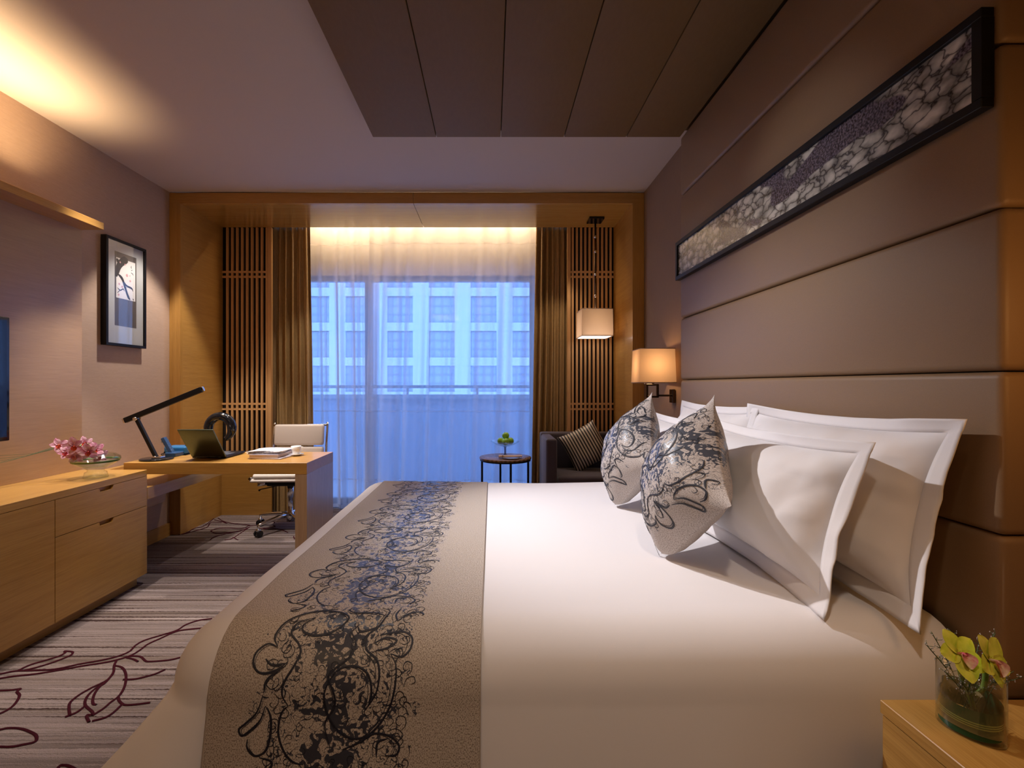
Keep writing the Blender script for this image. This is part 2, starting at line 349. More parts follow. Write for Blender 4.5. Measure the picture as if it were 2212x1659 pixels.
# ================================================================== WINDOW SURROUND (oak)
ts = root('trim_1', kind='structure', loc=(0, YF, 0))
SEAM = -.628
G = .0018
bx('stile', XL+.002, NX0, YF, YF+.03, 0, NZ, oak_z, ts); bx('stile', NX1, XR-.002, YF, YF+.03, 0, NZ, oak_z, ts)
bx('header_panel', XL+.002, SEAM-G, YF, YF+.03, NZ, ZC-.006, oak_x, ts); bx('header_panel', SEAM+G, XR-.002, YF, YF+.03, NZ, ZC-.006, oak_x, ts)
bx('shadow_gap', XL, XR, YF+.01, YF+.02, ZC-.02, ZC, dark_gap, ts)
bx('side_panel', XL+.002, NX0, YF+.03, NY+.02, 0, NZ+.03, oak_y, ts); bx('side_panel', NX1, XR-.002, YF+.03, NY+.02, 0, NZ+.03, oak_y, ts)
bx('soffit_panel', NX0, SEAM-G, YF+.03, NY, NZ, NZ+.03, oak_gloss, ts); bx('soffit_panel', SEAM+G, NX1, YF+.03, NY, NZ, NZ+.03, oak_gloss, ts)
bx('soffit_back', NX0, NX1, YF+.03, NY-.002, NZ+.032, NZ+.05, dark_gap, ts)
# left apron panel and skirting below the slats
bx('apron_panel', NX0, -2.035, NY, NY+.02, .102, .48, oak_x, ts); bx('skirting', NX0, -2.035, NY-.004, NY+.02, 0, .10, oak_x, ts)
bx('filler_panel', NX0-.09, -2.045, NY+.05, NY+.055, 0, 2.9, dark_gap, ts); bx('filler_panel', .745, NX1+.09, NY+.05, NY+.055, 0, 2.9, dark_gap, ts)

def slat_screen(label, x0, x1, n, edge, z0):
    t = root('slat_screen', label, 'screen', ((x0+x1)/2, NY, z0), 'slatted screens beside the curtains')
    w_ = .020; d = .022
    if edge > 0: xs = [x0+.048+(x1-.045-x0-.048)*i/(n-1) for i in range(n)]
    else: xs = [x0+.050+(x1-.028-x0-.050)*i/(n-1) for i in range(n)]
    me = None
    for x in xs:
        bm = nb(); box(bm, -w_/2, w_/2, 0, d, 0, NZ-z0, .0015)
        if me is None:
            o = obj('slat', bm, oak_slat, t); me = o.data
            BASE[o.name] = Vector((0, 0, 0)); 
            for v in me.vertices: v.co += Vector(BASE[t.name])
        else:
            bm.free(); o = bpy.data.objects.new('slat', me); C.objects.link(o); o.parent = t
        o.location = (x-(x0+x1)/2, 0, 0)
    if edge > 0: bx('edge_stile', x1-.032, x1, NY-.004, NY+.03, z0, NZ, oak_slat, t)
    else: bx('edge_stile', x0, x0+.03, NY-.004, NY+.03, z0, NZ, oak_slat, t)
    for z in (2.248, 2.203, 1.027, .978):
        bx('crossbar', x0+(.028 if edge < 0 else 0), x1-(.028 if edge > 0 else 0), NY+.003, NY+.019, z-.009, z+.009, oak_slat, t)
    return t
slat_screen('tall oak slat screen on the left, behind the desk and the black ring', NX0+.001, -2.035, 9, 1, .482)
slat_screen('tall oak slat screen on the right, behind the pendant and the armchair', .70, NX1-.001, 10, -1, .02)

# ================================================================== WINDOW, BALCONY, BUILDING OPPOSITE
win = root('window_1', kind='structure', loc=(-.6, WY, 0))
fm = plain('window_frame_grey', (.34, .36, .42), .4)
bx('frame_rail', WX0, WX1, WY+.02, WY+.09, WZ1-.05, WZ1, fm, win); bx('frame_rail', WX0, WX1, WY+.02, WY+.09, 0, .06, fm, win)
for x in (WX0+.03, -1.245, .42, WX1-.03): bx('mullion', x-.035, x+.035, WY+.02, WY+.09, .06, WZ1-.05, fm, win)
pane_m = thin_glass('window_glass', (.93, .96, 1))
for a, b_ in ((WX0+.065, -1.28), (-1.21, .385), (.455, WX1-.065)):
    bx('pane', a, b_, WY+.05, WY+.056, .06, WZ1-.05, pane_m, win)
pal = plain('pale_render', (.52, .55, .60), .85)
bal = root('balcony', kind='structure', loc=(-.6, 5.6, 0)); bal.name = 'trim_2'
BASE['trim_2'] = Vector((-.6, 5.6, 0))
bx('balcony_floor', -4, 3, 4.98, 6.3, -.2, -.02, pal, bal)
bx('parapet', -4, 3, 6.2, 6.32, -.02, 1.03, plain('parapet_panel', (.50, .60, .74), .6), bal); bx('coping', -4, 3, 6.15, 6.36, 1.03, 1.08, pal, bal)
bx('handrail', -4, 3, 6.22, 6.26, 1.16, 1.20, white_paint, bal)
for i in range(8): bx('rail_post', -3.8+i*.9, -3.77+i*.9, 6.23, 6.25, 1.08, 1.16, white_paint, bal)
# building opposite
BY = 45.0
bl = root('office_building', 'pale office block with white bands and gridded windows beyond the balcony', 'building', (-7, BY, -12))
face = plain('facade_white', (.80, .82, .86), .8); winm = plain('facade_glass', (.50, .57, .68), .4)
bm = nb(); box(bm, -34, 22, BY+.6, BY+12, -12, 26)
obj('block', bm, plain('facade_core', (.45, .48, .55), .8), bl)
fh, bay = 3.22, 3.9
zs = [-12+k*fh for k in range(12)]
for z in (.2, 3.4, 6.65, 9.9, 13.1, -3.0, 16.3):
    bx('floor_band', -34, 22, BY, BY+.6, z-.38, z+.38, face, bl)
xs = [-30+k*bay for k in range(13)]
for x in xs: bx('pier', x-.75, x+.75, BY+.05, BY+.6, -12, 20, face, bl)
wme = None; pme = None
for x in xs[2:-2]:
    for z in (.58, 3.78, 7.03, 10.28):
        if wme is None:
            b2 = nb()
            for q in (-.78, 0, .78): box(b2, q-.04, q+.04, 0, .1, 0, 2.44)
            for q in (0.03, .8, 1.6, 2.4): box(b2, -1.15, 1.15, 0.01, .09, q-.03, q+.03)
            o = obj('window', b2, white_paint, None); wme = o.data
            b3 = nb(); box(b3, -1.18, 1.18, .1, .14, 0, 2.44); p = obj('pane', b3, winm, None); pme = p.data
        else:
            o = bpy.data.objects.new('window', wme); C.objects.link(o); p = bpy.data.objects.new('pane', pme); C.objects.link(p)
        o.parent = bl; o.location = (x+bay/2+7, .3, z+12); p.parent = o

# ================================================================== CURTAINS
def drape(name, label, x0t, x1t, x0b, x1b, y, mat, nf, amp, z0=.01, z1=2.92, seed=0, nu=160, lean=0.0, group=None, cat='curtain', seams_=()):
    t = nb(); rnd = random.Random(seed); ph = [rnd.uniform(0, 6) for _ in range(5)]
    def fn(u, v):
        z = z1+(z0-z1)*v; k = min(1, v*2.2)
        uu = u+ .22/nf*math.sin(u*nf*2.3+ph[0])+.12/nf*math.sin(u*nf*5.1+ph[3]) if cat == 'curtain' and nf != 7 else u+.012*math.sin(u*nf*2.3+ph[0])
        x = (x0t+(x1t-x0t)*uu)*(1-v)+(x0b+(x1b-x0b)*uu)*v
        a = 2*PI*nf*uu
        d = math.sin(a+ph[1]+.5*math.sin(v*2+ph[2]))*(.75+.35*math.sin(uu*9+ph[3]))+.35*math.sin(a*1.9+ph[4]+v*1.3)*k
        x += .25*amp*math.cos(a*1.0+ph[2])*k
        return Vector((x, y+amp*d*(.8+.3*k), z))
    grid(t, fn, nu, 26); o_ = tagit(obj(name, t, mat, None, 'all'), label, cat, group)
    for za, zb_ in seams_:
        t = nb(); grid(t, lambda u, v: fn(u, (z1-(za+(zb_-za)*v))/(z1-z0))-Vector((0, .0015, 0)), nu, 2); obj('hem_seam', t, seam_m, o_, 'all')
    return o_
SS = ((.28, .287), (.945, .953), (2.560, 2.568), (.012, .045))
gold = streaked('gold_brown_drape', (.30, .185, .07), (.48, .31, .13), 'z', .38, 500, .3, .6, .08)
drape('drape', 'heavy gold-brown drape on the left of the window, behind the office chair', -2.12, -1.715, -2.12, -1.67, 4.57, gold, 7, .030, seed=3, group='heavy drapes framing the window')
drape('drape', 'heavy gold-brown drape on the right of the window, beside the side table', .425, .77, .375, .77, 4.57, gold, 7, .030, seed=5, group='heavy drapes framing the window')
drape('sheer_curtain', 'narrow white sheer curtain on the left side of the window', -1.85, -1.13, -1.78, -1.10, 4.70, sheer_m, 4.5, .030, seed=11, nu=240, seams_=SS, group='sheer curtains over the window')
drape('sheer_curtain', 'wide white sheer curtain over the middle and right of the window', -1.20, .56, -1.25, .50, 4.65, sheer_m, 8, .030, seed=12, nu=460, seams_=SS, group='sheer curtains over the window')

# ================================================================== CEILING CANOPY and HEADBOARD
cz0 = 2.628
cn = root('ceiling_canopy', 'dropped taupe fabric ceiling of long panels above the bed', 'ceiling panel', (.2, 1, cz0))
ex = [-.686, -.318, .053, .417, .775, 1.087]
for a, b_ in zip(ex, ex[1:]): bx('panel', a+.002, b_-.002, YB+.05, 2.784, cz0, cz0+.035, canopy_m, cn, .003, 2)
bx('core', ex[0]+.004, 1.22, YB+.05, 2.778, cz0+.036, ZC-.001, canopy_m, cn)
hb = root('headboard', 'tall taupe fabric headboard of wide padded horizontal panels', 'headboard', (1.15, 1.9, 0))
HY0, HY1, HX = 1.03, 2.79, 1.089
seams = [.0, .17, .523, .876, 1.23, 1.583, 1.935, 2.288, 2.627]
for a, b_ in zip(seams, seams[1:]):
    bm = nb(); box(bm, HX, XR-.002, HY0, HY1, a+.0012, b_-.0012, .016, 4)
    obj('padded_panel', bm, headb_m, hb, 'all')
bx('backing', HX+.03, XR-.001, HY0+.03, HY1-.03, .01, 2.6, dark_gap, hb)

# picture over the bed
def pebble_mat():
    m, nt, b = new_mat('pebble_print'); setv(b, .25); b.inputs['Coat Weight'].default_value = .3; b.inputs['Coat Roughness'].default_value = .05
    tc = N(nt, 'ShaderNodeTexCoord'); mp = N(nt, 'ShaderNodeMapping'); mp.inputs['Scale'].default_value = (1, 22, 38); L(nt, tc.outputs['Object'], mp.inputs[0])
    wz = N(nt, 'ShaderNodeTexNoise'); wz.inputs['Scale'].default_value = .9; L(nt, mp.outputs[0], wz.inputs['Vector'])
    ad = N(nt, 'ShaderNodeMix', data_type='RGBA'); ad.inputs['Factor'].default_value = .62; L(nt, mp.outputs[0], ad.inputs['A']); L(nt, wz.outputs['Color'], ad.inputs['B'])
    vo = N(nt, 'ShaderNodeTexVoronoi', feature='DISTANCE_TO_EDGE'); vo.inputs['Scale'].default_value = 2.0; vo.inputs['Randomness'].default_value = .9; L(nt, ad.outputs['Result'], vo.inputs['Vector'])
    vc = N(nt, 'ShaderNodeTexVoronoi', feature='F1'); vc.inputs['Scale'].default_value = 2.0; vc.inputs['Randomness'].default_value = .9; L(nt, ad.outputs['Result'], vc.inputs['Vector'])
    r = N(nt, 'ShaderNodeValToRGB'); r.color_ramp.elements[0].position = 0; r.color_ramp.elements[0].color = (.03, .025, .04, 1); r.color_ramp.elements[1].position = .085; r.color_ramp.elements[1].color = (.82, .80, .72, 1)
    e = r.color_ramp.elements.new(.02); e.color = (.33, .31, .30, 1)
    L(nt, vo.outputs['Distance'], r.inputs[0])
    rd = N(nt, 'ShaderNodeMapRange'); rd.inputs['From Min'].default_value = .22; rd.inputs['From Max'].default_value = .72; rd.inputs['To Min'].default_value = 1; rd.inputs['To Max'].default_value = .3; L(nt, vc.outputs['Distance'], rd.inputs['Value'])
    c0_ = N(nt, 'ShaderNodeMix', data_type='RGBA', blend_type='MULTIPLY'); c0_.inputs['Factor'].default_value = 1; L(nt, r.outputs[0], c0_.inputs['A']); L(nt, rd.outputs[0], c0_.inputs['B'])
    cr = N(nt, 'ShaderNodeMix', data_type='RGBA', blend_type='MULTIPLY'); cr.inputs['Factor'].default_value = .4; L(nt, c0_.outputs['Result'], cr.inputs['A']); bw = N(nt, 'ShaderNodeRGBToBW'); L(nt, vc.outputs['Color'], bw.inputs[0]); L(nt, bw.outputs[0], cr.inputs['B'])
    # large dark boulders
    bn = N(nt, 'ShaderNodeTexNoise'); bn.inputs['Scale'].default_value = 2.6; bn.inputs['Detail'].default_value = 1; bn.inputs['Distortion'].default_value = .6
    mp2 = N(nt, 'ShaderNodeMapping'); mp2.inputs['Scale'].default_value = (1, .9, 2.4); mp2.inputs['Location'].default_value = (0, .35, 1.2); L(nt, tc.outputs['Object'], mp2.inputs[0]); L(nt, mp2.outputs[0], bn.inputs['Vector'])
    rb = N(nt, 'ShaderNodeMapRange'); rb.inputs['From Min'].default_value = .56; rb.inputs['From Max'].default_value = .575; L(nt, bn.outputs['Fac'], rb.inputs['Value'])
    dn = N(nt, 'ShaderNodeTexNoise'); dn.inputs['Scale'].default_value = 150; dn.inputs['Detail'].default_value = 5; L(nt, tc.outputs['Object'], dn.inputs['Vector'])
    dr = N(nt, 'ShaderNodeValToRGB'); dr.color_ramp.elements[0].color = (.03, .022, .035, 1); dr.color_ramp.elements[1].color = (.20, .17, .21, 1); dr.color_ramp.elements[0].position = .4; dr.color_ramp.elements[1].position = .65
    L(nt, dn.outputs['Fac'], dr.inputs[0])
    mx = N(nt, 'ShaderNodeMix', data_type='RGBA'); L(nt, rb.outputs[0], mx.inputs['Factor']); L(nt, cr.outputs['Result'], mx.inputs['A']); L(nt, dr.outputs[0], mx.inputs['B'])
    L(nt, mx.outputs['Result'], b.inputs['Base Color']); return m
pic = root('framed_picture', 'long black-framed picture of grey pebbles on the headboard above the bed', 'picture', (HX, 1.9, 1.9))
PY0, PY1, PZ0, PZ1, PX = 1.046, 2.79, 1.802, 2.02, 1.060
for z0, z1 in ((PZ0, PZ0+.022), (PZ1-.022, PZ1)): bx('frame_rail', PX, HX-.0005, PY0, PY1, z0, z1, black_matt, pic, .0015)
for y0, y1 in ((PY0, PY0+.022), (PY1-.022, PY1)): bx('frame_rail', PX+.0002, HX-.001, y0, y1, PZ0+.022, PZ1-.022, black_matt, pic)
bx('print', PX+.010, PX+.014, PY0+.022, PY1-.022, PZ0+.022, PZ1-.022, pebble_mat(), pic)

# ================================================================== TV WALL PANEL, LEDGE, TV, CABINET
CE = 2.924; CXF = -2.084
tp = root('wall_panel', 'oak veneer wall panel with a projecting ledge above the cabinet', 'wall panel', (-2.5, 1.6, .69))
bx('panel', XL+.001, -2.479, .4, CE, .6895, 2.138, streaked('oak_panel', (.40, .24, .12), (.47, .29, .15), 'y', .42, coat=.15, big=.2), tp)
bx('ledge', XL+.001, -2.345, .4, CE, 2.1385, 2.18, oak_y, tp, .002)
tv = root('television', 'flat television at the left edge with only its black side showing', 'television', (-2.4, 1.83, 1.23))
bx('bezel', -2.385, -2.350, 1.31, 2.357, .93, 1.53, black_gloss, tv, .004, 2)
bx('screen', -2.352, -2.3485, 1.325, 2.342, .95, 1.515, plain('tv_screen', (.01, .012, .02), .06), tv)
bx('wall_bracket', -2.479, -2.385, 1.6, 2.05, 1.1, 1.36, black_matt, tv)
cb = root('low_cabinet', 'long low oak cabinet with doors and a drawer under the television', 'cabinet', (-2.3, 1.8, 0))
ct, cbt = .689, .653
bx('top', XL+.002, CXF, .4, CE, cbt, ct, oak_y, cb, .0015)
bx('carcass', XL+.002, CXF-.022, .42, CE-.002, .064, cbt-.0005, oak_y, cb)
bx('plinth', XL+.01, CXF-.048, .42, CE-.02, 0, .063, oak_y, cb)
def front(name, y0, y1, z0, z1, notch=True):
    o_ = None
    g = .0016; y0 += g; y1 -= g; z0 += g; z1 -= g
    bm = nb(); nx, d = (y0+y1)/2, .021
    if notch:
        a, b_ = nx-.044, nx+.044; dz = .021
        pts = [(y0, z0), (y1, z0), (y1, z1), (b_+.006, z1), (b_, z1-dz*.7), (b_-.006, z1-dz), (a+.006, z1-dz), (a, z1-dz*.7), (a-.006, z1), (y0, z1)]
    else: pts = [(y0, z0), (y1, z0), (y1, z1), (y0, z1)]
    vf = [bm.verts.new((CXF, y, z)) for y, z in pts]; vb = [bm.verts.new((CXF-.02, y, z)) for y, z in pts]
    bm.faces.new(vf); bm.faces.new(vb[::-1])
    for i in range(len(pts)): j = (i+1) % len(pts); bm.faces.new((vf[j], vf[i], vb[i], vb[j]))
    return obj(name, bm, oak_y, cb)
front('drawer', 2.307, CE, .472, cbt); front('door', 2.307, CE, .063, .472)
front('door', 1.69, 2.307, .063, cbt, False); front('door', 1.07, 1.69, .063, cbt, False); front('door', .45, 1.07, .063, cbt, False)

# small framed picture on left wall
def ink_mats():
    return plain('picture_mat_grey', (.52, .52, .50), .8, var=.02), plain('picture_brown_paper', (.10, .085, .08), .8), plain('picture_ivory_paper', (.78, .74, .70), .8, var=.04), plain('ink_black', (.02, .018, .02), .7), plain('ink_pink', (.62, .34, .34), .8)
MG, MB_, MI, IK, IP = ink_mats()
ip = root('framed_picture', 'small upright black-framed plum blossom ink painting on the left wall', 'picture', (XL, 3.38, 1.83))
qx, q0, q1, z0, z1 = -2.545, 3.193, 3.563, 1.468, 2.198
for a, b_ in ((z0, z0+.018), (z1-.018, z1)): bx('frame_rail', XL+.001, qx, q0, q1, a, b_, black_matt, ip, .001)
for a, b_ in ((q0, q0+.018), (q1-.018, q1)): bx('frame_rail', XL+.001, qx-.0002, a, b_, z0+.018, z1-.018, black_matt, ip)
bx('mat_board', XL+.003, qx-.012, q0+.018, q1-.018, z0+.018, z1-.018, MG, ip)
pxx = qx-.0115
bx('brown_paper', pxx-.001, pxx, q0+.085, q1-.085, z0+.14, z1-.085, MB_, ip)
bx('painting', pxx, pxx+.001, q0+.097, q1-.097, z0+.33, z1-.125, MI, ip)
bm = nb()
def ps(y, z): return Vector((pxx+.0012, q0+.097+y*.176, z0+.33+z*.275)), Vector((1, 0, 0))
for c, wd in (([(0, .52), (.12, .78), (.35, .95), (.6, 1.0)], .22), ([(.2, .86), (0, .95)], .1), ([(.05, .6), (.3, .5), (.45, .3), (.6, .1), (.72, .02)], .09), ([(.25, .55), (.4, .42), (.55, .35), (.8, .32), (.88, .25)], .05), ([(.5, .33), (.5, .24)], .03),
              ([(.05, .25), (.2, .2), (.35, .25), (.42, .2)], .03), ([(.05, .12), (.2, .2)], .02), ([(.8, .9), (.76, .86), (.82, .84)], .02), ([(.78, .78), (.84, .8)], .02), ([(.76, .72), (.86, .7), (.9, .66)], .02), ([(.86, .06), (.92, .03)], .03)):
    P = [Vector(p) for p in c]; m_ = spline(P, 6); prev = None
    ribbon(bm, m_, wd, ps, .0002, True)
obj('ink_branch', bm, IK, ip)
bm = nb()
for y, z, r in ((.55, .62, .07), (.72, .5, .05), (.7, .63, .03), (.2, .9, .04), (.3, .3, .05), (.15, .35, .05), (.45, .88, .04), (.12, .08, .05)):
    P0, _ = ps(y, z); lathe(bm, [(0, 0), (r*.16, 0)], (0, 0, 0), 10)
    for v in bm.verts[-11:]: v.co = Vector((pxx+.0016, P0.y+v.co.x, P0.z+v.co.y))
obj('blossom', bm, IP, ip)
bx('glass_pane', qx-.006, qx-.004, q0+.018, q1-.018, z0+.018, z1-.018, thin_glass('picture_glass'), ip)

# ================================================================== DESK
DZ = .723
dk = root('writing_desk', 'oak writing desk with a thick top and one solid panel leg', 'desk', (-1.7, 3.2, 0))
bx('desktop', -2.259, -1.134, 2.966, 3.457, DZ-.07, DZ, oak_x, dk, .001)
bx('panel_leg', -1.207, -1.1338, 2.9665, 3.4565, 0, DZ-.0705, streaked('oak_leg', (.34, .21, .11), (.46, .31, .18), 'z', .28, coat=.35), dk, .001)
bx('support_panel', -2.24, -2.20, 3.0, 3.44, 0.01, DZ-.071, dark_gap, dk) if False else None
sh = root('wall_bench', 'oak shelf with a drawer box running along the left wall under the desk', 'shelf', (-2.35, 3.4, .5))
bx('shelf_board', XL+.002, CXF, CE+.002, 3.87, .507, .58, oak_y, sh, .001)
bx('raised_edge', XL+.002, XL+.05, CE+.002, 3.87, .5805, .64, oak_y, sh)
bx('drawer_box', XL+.002, -2.25, CE+.002, 3.33, .40, .5065, oak_y, sh)
bx('support', -2.24, -2.20, 3.02, 3.05, .5805, DZ-.0705, oak_z, sh)

# desk lamp
dl = root('desk_lamp', 'black slim desk lamp with a long bar head on a round base', 'lamp', (-2.145, 3.095, DZ))
bm = nb(); lathe(bm, [(0, 0), (.092, 0), (.094, .003), (.094, .008), (.09, .011), (0, .012)], (-2.145, 3.095, DZ), 40); obj('base', bm, black_gloss, dl)
lx = lambda px, py, y=3.095: Vector(((px-VX)*y/F, y, H-(py-VY)*y/F))
bm = nb()
def bar(bm, a, b_, wx, wy):
    d = (b_-a); M = Matrix.Translation(a) @ d.to_track_quat('Z', 'Y').to_matrix().to_4x4(); box(bm, -wx/2, wx/2, -wy/2, wy/2, 0, d.length, .003, 2, M=M)
bar(bm, lx(337.5, 988), lx(295.5, 905), .022, .022); obj('stem', bm, black_matt, dl)
bm = nb(); bar(bm, lx(270, 908.5), lx(436, 841), .024, .034); obj('bar_head', bm, black_matt, dl)
bm = nb(); bar(bm, lx(266, 910), lx(270.5, 908), .018, .03); bar(bm, lx(435.5, 841), lx(440, 839), .018, .03); obj('end_cap', bm, chrome, dl)
bm = nb(); sweep(bm, [lx(295.3, 904.5)+Vector((0, -.022, 0)), lx(295.3, 904.5)+Vector((0, .022, 0))], .011, 14); obj('joint', bm, chrome, dl)
bm = nb(); sweep(bm, [lx(337, 988)+Vector((0, -.02, 0)), lx(337, 988)+Vector((0, .02, 0))], .010, 14); box(bm, -2.165, -2.105, 3.07, 3.12, DZ+.011, DZ+.022, .004, 2); obj('base_joint', bm, chrome, dl)
bm = nb(); sweep(bm, spline([(-2.16, 3.17, DZ+.012), (-2.20, 3.25, DZ+.03), (-2.235, 3.30, DZ+.012), (-2.262, 3.31, DZ+.003), (-2.272, 3.31, DZ-.05), (-2.275, 3.31, DZ-.13)], 6), .0025, 6); obj('cable', bm, black_matt, dl)
# phone
ph = root('telephone', 'blue-black telephone with its handset upright behind the desk lamp', 'telephone', (-2.13, 3.24, DZ))
navy = plain('navy_plastic', (.03, .07, .16), .25); lblue = plain('pale_blue_keys', (.35, .45, .65), .4)
bm = nb(); box(bm, -2.165, -2.095, 3.2, 3.3, DZ, DZ+.028, .005, 2); obj('base', bm, navy, ph)
a, b_ = Vector((-2.20, 3.24, DZ+.12)), Vector((-2.145, 3.25, DZ+.015))
bm = nb(); bar(bm, b_, a+Vector((0, 0, .005)), .042, .022); obj('handset', bm, navy, ph)
bm = nb()
for i in range(5):
    for j in range(3):
        t_ = .25+i*.13; c = b_.lerp(a, t_)+Vector((-.011+j*.011, -.0115, 0)); box(bm, c.x-.004, c.x+.004, c.y-.002, c.y+.001, c.z-.0045, c.z+.0045, .001)
box(bm, a.x-.006, a.x+.016, 3.227, 3.232, a.z-.028, a.z-.008); obj('keypad', bm, lblue, ph)
# blue box
bb = root('desk_box', 'blue leather holder box behind the laptop lid on the desk', 'box', (-2.16, 3.33, DZ))
bm = nb(); box(bm, -2.235, -2.085, 3.29, 3.40, DZ+.004, DZ+.058, .012, 3); obj('body', bm, plain('blue_leather', (.02, .13, .30), .35, bump=.1), bb)
bx('tray', -2.245, -2.075, 3.28, 3.41, DZ, DZ+.004, black_gloss, bb)
bm = nb(); bmesh.ops.create_uvsphere(bm, u_segments=14, v_segments=10, radius=.013); bmesh.ops.translate(bm, verts=bm.verts, vec=(-2.105, 3.34, DZ+.066)); obj('knob', bm, navy, bb, 'all')
bm = nb(); sweep(bm, [(-2.19, 3.262, DZ+.012), (-2.14, 3.266, DZ+.006)], [.003, .007], 8); tagit(obj('white_pen', bm, porcelain, None), 'small white pen lying in front of the blue desk box', 'pen')
# laptop
lp = root('laptop', 'open dark laptop with its lid back towards the room on the desk', 'laptop', (-1.84, 3.2, DZ))
x0, x1, hy = -1.945, -1.722, 3.137
bm = nb(); box(bm, x0, x1, hy, hy+.24, DZ+.004, DZ+.019, .004, 2); obj('base', bm, black_matt, lp)
bm = nb()
for i in range(12):
    for j in range(5): box(bm, x0+.012+i*.0168, x0+.026+i*.0168, hy+.035+j*.02, hy+.052+j*.02, DZ+.019, DZ+.0215)
obj('keyboard', bm, plain('key_grey', (.09, .10, .13), .4), lp, kind='stuff')
bx('touchpad', -1.87, -1.80, hy+.155, hy+.205, DZ+.019, DZ+.0196, plain('touchpad', (.10, .11, .13), .3), lp)
R = Matrix.Translation((0, hy, DZ+.016)) @ Matrix.Rotation(math.radians(38), 4, 'X')
bm = nb(); box(bm, x0, x1, -.006, .002, 0, .238, .003, 2, M=R); obj('lid', bm, plain('gunmetal_lid', (.10, .12, .09), .28, .85), lp)
bm = nb(); box(bm, x0+.01, x1-.01, .002, .003, .014, .228, M=R); obj('screen', bm, plain('laptop_screen', (.02, .03, .05), .1), lp)
bm = nb(); sweep(bm, [(x0+.03, hy-.002, DZ+.012), (x1-.03, hy-.002, DZ+.012)], .008, 10); obj('hinge', bm, black_gloss, lp)
# books and newspaper
def page_mat(n, c): return streaked(n, tuple(q*.8 for q in c), c, 'x', .7, 900, .2, .3, .02)
bk = root('book', 'thick pale-covered book under the newspaper at the desk edge', 'book', (-1.46, 3.2, DZ))
bx('pages', -1.558, -1.375, 3.106, 3.385, DZ+.010, DZ+.027, page_mat('book_pages', (.62, .48, .38)), bk)
bx('cover', -1.560, -1.372, 3.104, 3.388, DZ+.0272, DZ+.0292, plain('cover_lilac', (.55, .50, .58), .35), bk); bx('cover', -1.560, -1.372, 3.104, 3.388, DZ+.0075, DZ+.0098, plain('cover_brown', (.35, .2, .12), .4), bk)
mg = root('magazine', 'glossy magazine lying lowest in the stack beside the coffee cup', 'magazine', (-1.43, 3.25, DZ))
Mz = Matrix.Translation((-1.455, 3.235, 0)) @ Matrix.Rotation(-.12, 4, 'Z')
bm = nb(); box(bm, -.10, .12, -.135, .14, DZ+.0002, DZ+.0068, M=Mz); obj('pages', bm, page_mat('magazine_pages', (.7, .68, .72)), mg)
bm = nb(); box(bm, -.101, .121, -.136, .141, DZ+.0068, DZ+.0074, M=Mz); obj('cover', bm, plain('magazine_cover', (.62, .60, .72), .2, var=.2, bscale=40), mg)
npg = root('newspaper', 'folded newspaper lying on top of the books by the cup', 'newspaper', (-1.46, 3.2, DZ+.03))
def newsprint():
    m, nt, b = new_mat('newsprint'); setv(b, .8); tc = N(nt, 'ShaderNodeTexCoord'); mp = N(nt, 'ShaderNodeMapping'); mp.inputs['Scale'].default_value = (60, 260, 1); L(nt, tc.outputs['Object'], mp.inputs[0])
    n = N(nt, 'ShaderNodeTexNoise'); n.inputs['Scale'].default_value = 1; L(nt, mp.outputs[0], n.inputs['Vector']); r = N(nt, 'ShaderNodeValToRGB'); r.color_ramp.elements[0].position = .4; r.color_ramp.elements[1].position = .55
    r.color_ramp.elements[0].color = (.35, .36, .45, 1); r.color_ramp.elements[1].color = (.72, .71, .72, 1); L(nt, n.outputs['Fac'], r.inputs[0]); L(nt, r.outputs[0], b.inputs['Base Color']); return m
nm = newsprint()
for k, (rz, dz) in enumerate(((.08, 0), (-.03, .005), (.14, .010))):
    bm = nb(); MM = Matrix.Translation((-1.475, 3.235, DZ+.031+dz)) @ Matrix.Rotation(rz, 4, 'Z')
    def fn(u, v, MM=MM, k=k): return MM @ Vector((-.115+.22*u, -.11+.23*v, .004*math.sin(v*3+k)+.004*u+(.004 if k == 2 else 0)*math.sin(u*5)))
    vs = grid(bm, fn, 10, 8); r_ = bmesh.ops.extrude_face_region(bm, geom=bm.faces[:]); bmesh.ops.translate(bm, verts=[g for g in r_['geom'] if isinstance(g, bmesh.types.BMVert)], vec=(0, 0, .0035)); bmesh.ops.recalc_face_normals(bm, faces=bm.faces)
    obj('sheet', bm, nm, npg)
# cup and saucer
cs = root('saucer', 'white porcelain saucer under the cup at the right end of the desk', 'saucer', (-1.325, 3.275, DZ), local=True)
bm = nb(); lathe(bm, [(0, 0), (.022, 0), (.026, .003), (.049, .011), (.05, .013), (.026, .006), (0, .004)], (0, 0, 0), 36); obj('dish', bm, porcelain, cs, 'all')
cp = root('coffee_cup', 'white porcelain coffee cup with a looped handle on the saucer', 'cup', (-1.325, 3.275, DZ+.0065), local=True)
bm = nb(); lathe(bm, [(0, 0), (.018, 0), (.020, .003), (.024, .010), (.029, .035), (.033, .058), (.0315, .058), (.027, .034), (.022, .012), (0, .008)], (0, 0, 0), 36); obj('bowl', bm, porcelain, cp, 'all')
bm = nb(); sweep(bm, spline([(.029, 0, .050), (.042, 0, .052), (.050, 0, .044), (.046, 0, .030), (.034, 0, .018), (.026, 0, .016)], 6), .0028, 8); obj('handle', bm, porcelain, cp)

